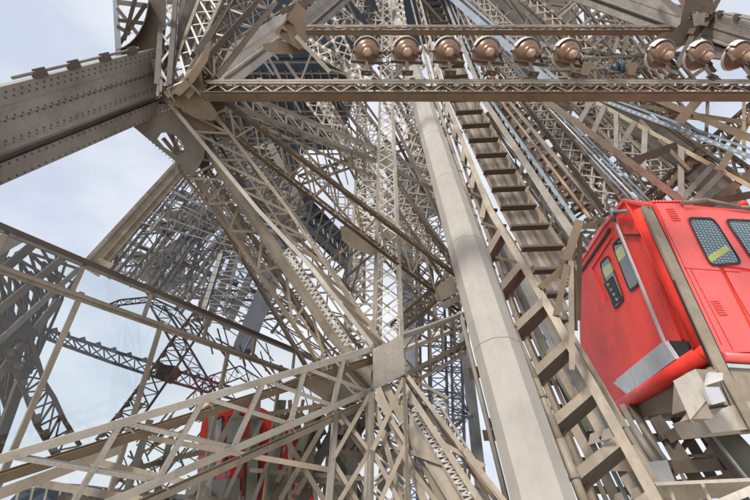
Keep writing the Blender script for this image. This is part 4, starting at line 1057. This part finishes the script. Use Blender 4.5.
bars(t, [(712, 424, 9.4, 790, 510, 8.4, 26)], 'casing', GREEN, 'tube'); bars(t, [(708, 430, 8.9, 748, 480, 8.2, 3)], 'pipe_run', ALU, 'tube')
t = thing('track_post', 'tan inner beams with cleats between the lower track rungs', 'posts', P(610, 470, 6.8))
bars(t, [(580, 396, 8.4, 604, 438, 7.6, 8), (598, 384, 8.4, 622, 428, 7.8, 7), (588, 466, 7.4, 632, 466, 7.4, 9), (606, 446, 7.8, 640, 502, 7, 8), (584, 478, 7.2, 600, 520, 7, 9), (566, 412, 8, 592, 460, 7.4, 9), (632, 446, 7.2, 668, 505, 6.6, 9), (548, 350, 9, 575, 398, 8.4, 7)], 'beam', TAN, 'I')
bars(t, [(596, 400, 9, 640, 500, 8, 6), (612, 448, 8.8, 645, 505, 8, 8), (540, 340, 10, 590, 430, 9, 8)], 'shadowed_beam', GREEN, 'I')  # grey-green beams set behind the tan ones
for i, (x, y) in enumerate([(594, 437), (607, 433), (619, 497), (636, 492)]):
    MB().plate([P(x - 6, y + 8, 6.6), P(x - 4, y - 3, 6.6), P(x + 2, y - 5, 6.6), P(x + 7, y + 5, 6.6)], ray(x, y) * .04).build('cleat', LIGHT, t)
t = thing('track_bearers', 'dense brown and grey-green bearers under the lower end of the lift track', 'beams', P(640, 500, 9))
random.seed(17)
def along_track(x, y, L): 
    f = (y + 90) / 500; ux, uy = (x - 368), (y + 90); n_ = math.hypot(ux, uy); return x + ux / n_ * L, y + uy / n_ * L
for i, (f, m_, wd_) in enumerate(((.05, BROWN, .16), (.22, GREYB, .10), (.38, DEEP, .22), (.55, STEEL, .10), (.7, GREYB, .2), (.88, GREEN, .18), (1.05, DEEP, .2), (1.2, TAN, .12))):
    mb = MB(); yy = list(range(190, 545, 22))
    for ya, yb in zip(yy, yy[1:]):
        xa, xb = [ST_(y, LN['a']) * (1 - f) + ST_(y, LN['b']) * f for y in (ya, yb)]
        mb.ibeam(P(xa, ya, dep(ya) * 1.38), P(xb, yb, dep(yb) * 1.38), wd_, .2, ray(xa, ya))
    mb.build('bearer', m_, t)
for y in step_list(520, 200, .05, 8):
    MB().ibeam(P(ST_(y, LN['a']) - 2, y, dep(y) * 1.5), P(ST_(y, LN['b']) + 8, y + 3, dep(y) * 1.5), .16, .16, ray(560, y)).build('cross_bearer', random.choice((GREYB, BROWN, DEEP)), t)
for i, (x, m_, wd_) in enumerate(((622, GREYB, .2), (632, DEEP, .3), (643, TAN, .12), (652, GREYB, .25), (668, DEEP, .35), (684, GREEN, .3), (700, BROWN, .2), (712, DEEP, .3))):
    x1_, y1_ = along_track(x, 405, 135 + i * 3); MB().ibeam(P(x, 405, 12.5), P(x1_, y1_, 10.4), wd_ * .8, .2, ray(x, 440)).build('bearer', m_, t)
for i, (y, m_) in enumerate(((440, GREYB), (468, DEEP), (488, TAN))):
    MB().ibeam(P(632 + i * 5, y, 12), P(764, y - 12, 12), .24, .2, ray(690, y)).build('cross_bearer', m_, t)
for (a_, b_, d_, w_) in (((640, 500), (760, 470), 10, 8), ((728, 424), (690, 480), 11.5, 6)):
    MB().ibeam(P(*a_, d_), P(*b_, d_), M(w_, d_), .2, ray(*a_)).build('cross_bearer', random.choice((DEEP, GREYB, BROWN)), t)
# brackets left of the tube, lower
t = thing('tube_bracket', 'rusty square bracket holding the thin pipe left of the pale tube', 'bracket', P(490, 430, 7.2))
pplate(t, [(482, 430), (497, 430), (498, 441), (484, 441)], 7.2, .1, BROWN, 'bracket_plate'); bars(t, [(490, 418, 7.2, 496, 432, 7.1, 5)], 'arm', DEEP)
t = thing('tube_bracket', 'upper rusty bracket at the left edge of the pale tube', 'bracket', P(472, 372, 8))
pplate(t, [(468, 368), (478, 366), (480, 378), (470, 380)], 8, .1, BROWN, 'bracket_plate')
t = thing('guide_pipe', 'thin grey pipe running down the left side of the pale tube', 'pipe', P(508, 520, 6))
bars(t, [(460, 312, 8.8, 514, 530, 6.0, 5)], 'pipe_run', GREYB, 'tube')
t = thing('grey_post', 'slate grey vertical post standing beyond the pale tube', 'post', P(486, 520, 16))
bars(t, [(464, 335, 18, 486, 530, 14, 11)], 'post_body', mat('slate_grey_post', (.20, .225, .24)), 'I')

# ================================================================ LOWER LEFT RED CABIN
t = thing('lift_cabin', 'smaller red lift cabin half hidden behind the pale girder at the lower left', 'lift cabin', P(235, 520, 12))
Dc = 10.8
def q(x, y, d=Dc): return P(x, y, d)
MB().plate([q(196, 500), (q(199, 440)), q(204, 410), q(214, 402), q(262, 408), q(280, 420), q(284, 520), q(196, 520)], V3((.5, 2.6, 0))).build('body', RED, t)
for pts in ([(229, 418), (238, 414), (246, 418), (238, 446), (226, 446)], [(208, 424), (222, 418), (220, 446), (206, 450)]):
    w_ = MB().plate([q(x, y, Dc - .05) for x, y in scale_px(pts, 1.12)], V3((0, .06, 0))).build('window', BLACK, t)
    MB().plate([q(x, y, Dc - .08) for x, y in pts], V3((0, .03, 0))).build('pane', ALU, w_)
MB().plate([q(192, 482, Dc - .2), q(240, 478, Dc - .2), q(240, 520, Dc - .2), q(192, 520, Dc - .2)], V3((0, .15, 0))).build('skirt', GREYB, t)
MB().tube(q(206, 405, Dc - .2), q(250, 405, Dc - .2), .1, 10).build('roof_rail', REDL, t)
MB().beam(q(204, 404, Dc - .4), q(198, 420, Dc - .4), .2, .2, (0, 1, 0)).build('end_cap', WHITE, t)
mb = MB()
for x in (214, 226, 244, 258): mb.beam(q(x, 455, Dc - .15), q(x + 1, 505, Dc - .15), .06, .05, (0, 1, 0))
mb.build('door_rib', DEEP, t)
# ================================================================ BACKGROUND STRUCTURE
# first floor deck, a horizontal slab seen from below
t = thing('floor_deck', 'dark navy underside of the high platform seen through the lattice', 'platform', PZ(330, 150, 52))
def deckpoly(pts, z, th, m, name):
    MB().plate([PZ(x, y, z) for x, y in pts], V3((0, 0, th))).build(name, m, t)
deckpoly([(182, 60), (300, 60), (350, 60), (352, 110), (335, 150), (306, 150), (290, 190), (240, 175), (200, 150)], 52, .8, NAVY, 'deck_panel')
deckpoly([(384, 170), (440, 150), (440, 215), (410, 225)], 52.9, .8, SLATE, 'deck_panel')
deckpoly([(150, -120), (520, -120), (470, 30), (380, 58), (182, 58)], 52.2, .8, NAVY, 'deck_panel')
j = MB()
for i in range(22):
    p, q_ = PZ(175 + i * 8.5, 70, 51.7), PZ(240 + i * 7.5, 262, 51.7)
    q_ = p.lerp(q_, .45)
    j.beam(p, q_, .15, .4, (0, 0, 1))
for i in range(12):
    y = 62 + i * 9 + (i % 3) * 2; j.beam(PZ(190, y, 51.2), PZ(350, y, 51.2), .12, .3, (0, 0, 1))
j.build('joist', GREYB, t)
t = thing('deck_edge', 'slate grey perforated edge strip of the platform above the sky gap', 'platform edge', P(345, 262, 50))
lattice(t, P(296, 190, 50), P(352, 250, 50), P(294, 214, 50), P(350, 268, 50), 12, 'X', SLATE, SLATE, 1.0, .45)
bars(t, [(292, 213, 50, 352, 268, 50, 6), (347, 262, 50, 347, 310, 48, 5)], 'edge_beam', SLATE, 'flat')
t = thing('grey_tower_post', 'slate grey built-up post seen right of the mast at mid height', 'post', P(408, 400, 30))
bars(t, [(406, 240, 34, 408, 420, 26, 15)], 'post_body', mat('slate_blue_post', (.17, .19, .215)), 'I')
lattice(t, P(399, 240, 32), P(399, 420, 26), P(416, 240, 32), P(418, 420, 26), 16, 'X', FAR, FAR, .15, .12)

# far left leg
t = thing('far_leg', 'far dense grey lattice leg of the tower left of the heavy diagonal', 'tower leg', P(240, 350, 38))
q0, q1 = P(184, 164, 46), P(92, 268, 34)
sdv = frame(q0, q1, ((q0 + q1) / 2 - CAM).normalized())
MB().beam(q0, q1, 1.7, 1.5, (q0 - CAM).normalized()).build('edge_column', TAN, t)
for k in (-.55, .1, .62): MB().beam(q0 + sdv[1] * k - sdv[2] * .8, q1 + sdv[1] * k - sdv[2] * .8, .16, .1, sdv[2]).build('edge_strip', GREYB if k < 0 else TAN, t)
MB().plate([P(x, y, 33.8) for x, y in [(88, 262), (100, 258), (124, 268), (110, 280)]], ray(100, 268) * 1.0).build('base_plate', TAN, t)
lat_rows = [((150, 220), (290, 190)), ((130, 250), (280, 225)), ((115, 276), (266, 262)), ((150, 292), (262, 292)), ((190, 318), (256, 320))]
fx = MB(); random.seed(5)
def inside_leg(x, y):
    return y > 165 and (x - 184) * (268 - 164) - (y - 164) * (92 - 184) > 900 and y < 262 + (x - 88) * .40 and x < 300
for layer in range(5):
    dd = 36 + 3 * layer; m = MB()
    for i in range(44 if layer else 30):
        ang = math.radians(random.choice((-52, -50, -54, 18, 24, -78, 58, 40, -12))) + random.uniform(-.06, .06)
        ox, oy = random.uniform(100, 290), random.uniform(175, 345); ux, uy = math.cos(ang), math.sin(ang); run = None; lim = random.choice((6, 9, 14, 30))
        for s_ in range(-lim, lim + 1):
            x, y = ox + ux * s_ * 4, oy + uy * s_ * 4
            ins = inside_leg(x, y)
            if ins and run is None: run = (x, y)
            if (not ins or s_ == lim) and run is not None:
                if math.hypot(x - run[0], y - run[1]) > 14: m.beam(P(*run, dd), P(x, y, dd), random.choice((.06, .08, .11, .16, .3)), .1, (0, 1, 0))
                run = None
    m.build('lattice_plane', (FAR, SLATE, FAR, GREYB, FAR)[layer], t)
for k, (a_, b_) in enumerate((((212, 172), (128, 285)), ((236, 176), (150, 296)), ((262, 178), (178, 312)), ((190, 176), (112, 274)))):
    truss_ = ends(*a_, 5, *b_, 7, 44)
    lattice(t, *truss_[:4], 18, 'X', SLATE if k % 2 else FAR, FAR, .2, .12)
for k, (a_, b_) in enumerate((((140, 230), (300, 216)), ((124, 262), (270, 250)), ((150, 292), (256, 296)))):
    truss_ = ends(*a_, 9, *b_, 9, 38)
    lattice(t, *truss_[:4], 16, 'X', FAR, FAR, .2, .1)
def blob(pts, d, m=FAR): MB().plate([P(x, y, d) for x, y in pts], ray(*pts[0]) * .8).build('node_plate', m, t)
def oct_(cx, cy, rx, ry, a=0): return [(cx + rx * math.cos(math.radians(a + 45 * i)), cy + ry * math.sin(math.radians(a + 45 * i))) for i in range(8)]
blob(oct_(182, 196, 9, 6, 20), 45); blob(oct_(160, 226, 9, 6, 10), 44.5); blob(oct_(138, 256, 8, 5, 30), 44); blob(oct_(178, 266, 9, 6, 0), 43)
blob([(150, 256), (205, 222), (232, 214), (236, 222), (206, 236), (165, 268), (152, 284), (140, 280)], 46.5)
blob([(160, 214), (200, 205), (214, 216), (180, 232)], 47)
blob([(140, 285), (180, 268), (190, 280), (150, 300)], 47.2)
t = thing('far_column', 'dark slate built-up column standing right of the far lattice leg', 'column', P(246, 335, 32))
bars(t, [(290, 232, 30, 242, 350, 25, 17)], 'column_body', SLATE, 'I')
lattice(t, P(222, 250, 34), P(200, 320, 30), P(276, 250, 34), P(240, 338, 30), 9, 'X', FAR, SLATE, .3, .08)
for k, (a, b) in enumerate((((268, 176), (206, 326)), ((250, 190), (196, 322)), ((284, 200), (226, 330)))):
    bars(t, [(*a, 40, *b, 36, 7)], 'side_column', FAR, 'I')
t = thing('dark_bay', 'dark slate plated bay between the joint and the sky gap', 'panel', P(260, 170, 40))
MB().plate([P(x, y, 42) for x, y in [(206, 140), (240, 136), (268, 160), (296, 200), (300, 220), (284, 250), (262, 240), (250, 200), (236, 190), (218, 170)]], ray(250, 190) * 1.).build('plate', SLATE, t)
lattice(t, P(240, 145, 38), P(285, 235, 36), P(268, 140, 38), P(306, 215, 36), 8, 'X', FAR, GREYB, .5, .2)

# mid-ground diagonal lattices behind the mast: explicit long members
TR = [
 ('tan lattice girder passing behind the mast just under the floodlight girder', 306, 92, 12, 470, 300, 18, 26, 16, 'X', TAN, GREYB, 0),
 ('tan lattice girder left of the mast, falling from the floodlight girder', 318, 92, 10, 420, 262, 14, 30, 14, 'X', TAN, TAN, .8),
 ('grey lattice girder running down right behind the white truss', 342, 92, 14, 468, 262, 20, 24, 14, 'XP', DEEP, GREYB, .6),
 ('brown lattice girder close left of the pale tube', 386, 92, 12, 460, 235, 18, 22, 12, 'X', BROWN, TAN, .8),
 ('tan lattice girder near the tube top, steepest of its neighbours', 400, 92, 8, 448, 220, 12, 26, 14, 'X', TAN, GREYB, 0),
 ('pale lattice girder high up between the two horizontal girders', 292, 34, 8, 372, 80, 10, 28, 12, 'Z', LIGHT, LIGHT, .6),
 ('tan lattice girder fanning up left of the first floodlight', 316, -10, 10, 356, 78, 12, 34, 10, 'X', TAN, GREYB, 0),
 ('grey lattice girder above the thin upper girder near the top edge', 300, -20, 14, 420, 86, 16, 38, 14, 'X', GREYB, BROWN, .5),
 ('brown lattice girder crossing the top edge above the first floodlights', 340, -20, 8, 420, 70, 12, 34, 12, 'XP', BROWN, TAN, 0),
 ('thin tan lattice girder top centre left of the pale tube', 372, -20, 6, 414, 90, 9, 36, 14, 'X', TAN, GREYB, 0),
 ('slender lattice girder rising above the second floodlight', 396, -20, 5, 412, 90, 7, 34, 16, 'X', LIGHT, LIGHT, 0),
 ('grey lattice girder low behind the mast sloping down right', 296, 150, 12, 458, 330, 18, 22, 14, 'X', BROWN, GREYB, .5),
 ('tan lattice girder rising right behind the mast at mid height', 290, 300, 14, 430, 190, 12, 24, 14, 'X', TAN, GREYB, 0),
 ('brown lattice girder crossing the sky gap above the glass screen end', 270, 250, 9, 372, 370, 12, 16, 12, 'Z', BROWN, TAN, .6),
 ('grey lattice girder rising right from the sky gap to the tube', 300, 180, 9, 450, 130, 8, 30, 16, 'X', GREYB, BROWN, 0),
 ('tan lattice girder between mast and tube rising to the right', 394, 330, 12, 466, 268, 13, 15, 8, 'XP', TAN, TAN, .4),
 ('brown lattice girder between mast and tube falling to the right', 394, 190, 13, 466, 300, 16, 16, 10, 'XP', BROWN, TAN, .5),
 ('grey lattice post hidden behind the mast gusset', 358, 300, 12, 362, 100, 8, 22, 18, 'X', GREYB, BROWN, .6),
 ('far slate lattice girder right of the mast', 412, 100, 10, 430, 330, 14, 34, 22, 'X', SLATE, FAR, .6),
 ('long tan lattice girder in the upper right behind the blue rail', 470, -10, 10, 640, 160, 16, 30, 20, 'X', TAN, GREYB, .6),
 ('grey lattice girder in the upper right crossing under the last floodlights', 560, 96, 12, 480, -10, 8, 34, 16, 'XP', DEEP, GREYB, 0),
 ('brown lattice girder top right fanning towards the gusset joint', 520, -10, 10, 600, 60, 12, 32, 10, 'X', BROWN, TAN, .6),
 ('tan lattice girder level behind the right floodlights', 530, 66, 9, 700, 58, 12, 22, 16, 'X', TAN, GREYB, .5),
 ('grey lattice girder crossing level above the small blue spotlight', 500, 44, 9, 640, 64, 12, 26, 16, 'Z', GREYB, TAN, .5),
 ('pale lattice girder sloping down right above the cabin roof', 540, 60, 12, 690, 196, 18, 26, 18, 'X', BROWN, GREYB, .6),
 ('tan lattice girder rising right behind the cabin roof', 560, 200, 12, 660, 96, 10, 22, 14, 'X', TAN, GREYB, .5),
 ('brown lattice girder at the right edge above the cabin', 640, 96, 9, 770, 190, 14, 20, 12, 'X', BROWN, BROWN, .6),
 ('dark lattice girder rising right across the sky at the right edge', 650, 200, 11, 770, 96, 12, 18, 12, 'XP', DEEP, BROWN, .5),
 ('long grey lattice girder right of the outer track rail', 500, 60, 10, 610, 200, 20, 24, 16, 'X', BROWN, GREYB, .5),
 ('tan lattice girder in the gap right of the track rails', 520, 96, 8, 600, 180, 12, 20, 12, 'XP', TAN, BROWN, .5),
]
for (lb, xa, ya, wa, xb, yb, wb, da, n, stl, cm, lm, bk) in TR:
    truss('lattice_girder', lb, xa, ya, wa, xb, yb, wb, da, n, stl, cm, lm, cpx=2.4, lpx=1.3, back=bk)

# dark masses behind the track
t = thing('leg_cladding', 'mottled grey-brown plating of the tower leg behind the track', 'plating', P(560, 120, 46))
MB().plate([P(x, y, 46) for x, y in [(450, -30), (560, -30), (580, 30), (600, 70), (600, 100), (560, 96), (470, 60)]], ray(560, 120) * 1.0).build('plate', GREYB, t)
la = MB(); random.seed(21)
for i in range(420):
    x, y = random.uniform(455, 640), random.uniform(-10, 290)
    if x < 440 + y * .4: continue
    a = random.choice((.85, .95, -.7, -1.3, 1.5, .15)); l = random.uniform(20, 60)
    la.beam(P(x, y, 40 + i % 5), P(x + l * math.cos(a), y + l * math.sin(a), 40 + i % 5), random.choice((.12, .2, .3)), .2, (0, 1, 0))
la.build('stiffening_lattice', GREYB, t)
la = MB(); random.seed(77)
for i in range(260):
    x, y = random.uniform(450, 660), random.uniform(-10, 250)
    if x < 440 + y * .4: continue
    a = random.choice((.95, 1.0, .9, -.6, .1)); l = random.uniform(30, 90)
    la.beam(P(x, y, 48 + i % 5), P(x + l * math.cos(a), y + l * math.sin(a), 48 + i % 5), random.choice((.3, .45, .6)), .2, (0, 1, 0))
la.build('deep_lattice', BROWN, t)
t = thing('leg_cladding', 'tangled tan bracing of the tower leg between mast and tube', 'bracing', P(430, 150, 40))
la = MB(); l2 = MB()
for i in range(76):
    x, y = random.uniform(300, 460), random.uniform(-10, 260); a = random.choice((.85, .95, 1.1, -.6, -1.2, 1.5, .3)); l = random.uniform(20, 60)
    if 300 < x < 352 and 160 < y < 260: continue
    (la if i % 2 else l2).beam(P(x, y, 32 + i % 7), P(x + l * math.cos(a), y + l * math.sin(a), 32 + i % 7), random.choice((.12, .16, .24)), .15, (0, 1, 0))
la.build('bar_lattice', DEEP, t); l2.build('bar_lattice', TAN, t)
t = thing('leg_cladding', 'thin tangle of grey bracing high behind the upper left joint', 'bracing', P(260, 60, 34))
la = MB()
for i in range(60):
    x, y = random.uniform(250, 400), random.uniform(-10, 90); a = random.choice((.85, .95, 1.1, -.8, -1.2)); l = random.uniform(20, 50)
    la.beam(P(x, y, 32 + i % 7), P(x + l * math.cos(a), y + l * math.sin(a), 32 + i % 7), random.choice((.12, .16, .24)), .15, (0, 1, 0))
la.build('bar_lattice', GREYB, t)

# lower middle machinery
t = thing('winding_gear', 'dark grey-green winding machinery crowding the bottom centre behind the girder', 'machinery', P(300, 520, 11))
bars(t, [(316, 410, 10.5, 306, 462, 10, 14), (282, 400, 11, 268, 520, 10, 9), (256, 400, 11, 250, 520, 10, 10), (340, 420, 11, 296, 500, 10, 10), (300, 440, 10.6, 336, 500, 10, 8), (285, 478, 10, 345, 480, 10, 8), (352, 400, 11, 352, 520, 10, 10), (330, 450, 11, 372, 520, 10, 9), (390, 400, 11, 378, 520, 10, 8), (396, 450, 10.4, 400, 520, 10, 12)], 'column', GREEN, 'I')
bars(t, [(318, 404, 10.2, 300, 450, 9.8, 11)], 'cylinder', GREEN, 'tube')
bars(t, [(274, 420, 10, 330, 510, 9.4, 5), (336, 404, 10, 280, 500, 9.4, 5), (290, 400, 10, 290, 510, 9.6, 4), (250, 470, 10, 380, 480, 9.8, 4)], 'brace', TAN)
MB().plate([P(x, y, 13.5) for x, y in [(330, 410), (360, 410), (356, 520), (320, 520)]], V3((0, .5, 0))).build('back_housing', GREYB, t)
random.seed(31)
for i in range(46):
    x, y = random.uniform(292, 372), random.uniform(395, 490); a = random.choice((1.2, 1.4, 1.75, 2.1, .9, .2)); l = random.uniform(20, 55); dd = random.uniform(9.8, 12.5)
    MB().ibeam(P(x, y, dd), P(x + l * math.cos(a), y + l * math.sin(a), dd - .5), random.choice((.08, .12, .18)), .12, (0, 1, 0)).build('strut', random.choice((GREEN, GREYB, TAN, DEEP, BROWN)), t)
t = thing('brown_housing', 'tan brown plate housing behind the pale girder left of the mast plate', 'housing', P(340, 380, 10))
pplate(t, [(318, 366), (345, 358), (372, 378), (368, 402), (330, 404), (300, 384)], 10, .5, TAN, 'housing_plate')
bars(t, [(240, 404, 9.5, 372, 350, 9.8, 6), (232, 420, 9.5, 366, 398, 9.5, 4)], 'beam', BROWN, 'I')
t = thing('platform_posts', 'brown and tan posts in front of the small red cabin at the bottom left', 'posts', P(180, 520, 10))
bars(t, [(150, 420, 10, 118, 520, 9, 7), (170, 440, 10.4, 150, 520, 9.6, 6), (214, 396, 10.4, 205, 520, 9.6, 8), (238, 410, 10.4, 176, 520, 9.4, 6), (262, 420, 10, 214, 520, 9, 4), (284, 420, 10, 246, 520, 9, 4), (226, 448, 10, 190, 520, 9.2, 3)], 'post', GREYB, 'I')
bars(t, [(130, 470, 10, 250, 440, 10, 5), (110, 492, 9, 230, 500, 9, 4), (60, 500, 8, 180, 506, 8, 8)], 'rail', DEEP, 'I')
random.seed(8)
la = MB()
for i in range(60):
    x, y = random.uniform(110, 200), random.uniform(430, 500); a = random.choice((-.5, -.9, .5, 1.2)); l = random.uniform(24, 50)
    la.beam(P(x, y, 13 + i % 4), P(x + l * math.cos(a), y + l * math.sin(a), 13 + i % 4), random.choice((.03, .05, .07)), .05, (0, 1, 0))
la.build('bracing', DEEP, t)
t = thing('low_roof', 'dark blue roof deck with ribs in the lower left corner', 'roof', P(60, 500, 9))
MB().plate([P(x, y, 10) for x, y in [(20, 490), (60, 483), (190, 500), (240, 530), (-20, 530)]], V3((0, 1, 0))).build('deck_panel', NAVY, t)
mb = MB()
for i in range(14): mb.beam(P(20 + i * 14, 488, 9.8), P(10 + i * 14, 530, 9.4), .06, .05, (0, 1, 0))
mb.build('rib', GREYB, t)

# cables and hub right of the mast
t = thing('stay_cables', 'star of thin dark cables fixed to a hub on the grey post', 'cables', P(468, 415, 15))
c = P(470, 415, 15)
mb = MB().lathe([(0, -.1), (.12, -.1), (.14, 0), (.12, .12), (0, .12)], 12, c, V3((-1, -.2, 0))); mb.build('hub', STEEL, t)
mb = MB(); random.seed(4)
for i in range(26):
    a = math.radians(random.uniform(115, 255)); l = random.uniform(24, 66); e_ = P(470 + l * math.cos(a), 415 + l * math.sin(a), 15 + random.uniform(-1, 3)); mb.tube(c, e_, .013, 5)
mb.build('cable', SLATE, t)
t = thing('far_leg', 'faint distant lattice leg filling the sky between mast and pale tube', 'tower leg', P(440, 400, 60))
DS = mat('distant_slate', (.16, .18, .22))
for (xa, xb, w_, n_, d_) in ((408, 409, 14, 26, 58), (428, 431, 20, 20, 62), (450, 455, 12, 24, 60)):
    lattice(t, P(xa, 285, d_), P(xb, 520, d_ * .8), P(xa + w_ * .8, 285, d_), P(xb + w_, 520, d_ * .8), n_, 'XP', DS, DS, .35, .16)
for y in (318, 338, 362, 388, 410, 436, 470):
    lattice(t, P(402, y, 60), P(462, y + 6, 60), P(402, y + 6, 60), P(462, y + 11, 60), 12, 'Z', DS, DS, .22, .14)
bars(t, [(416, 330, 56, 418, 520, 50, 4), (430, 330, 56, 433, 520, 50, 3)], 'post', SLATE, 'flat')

for k, v in LABELS.items():
    if len(v) > 1: print('DUPLICATE LABEL', k, v)
print('TOP', sum(len(v) for v in LABELS.values()), 'faces', sum(len(o.data.polygons) for o in bpy.data.objects if o.type == 'MESH'))
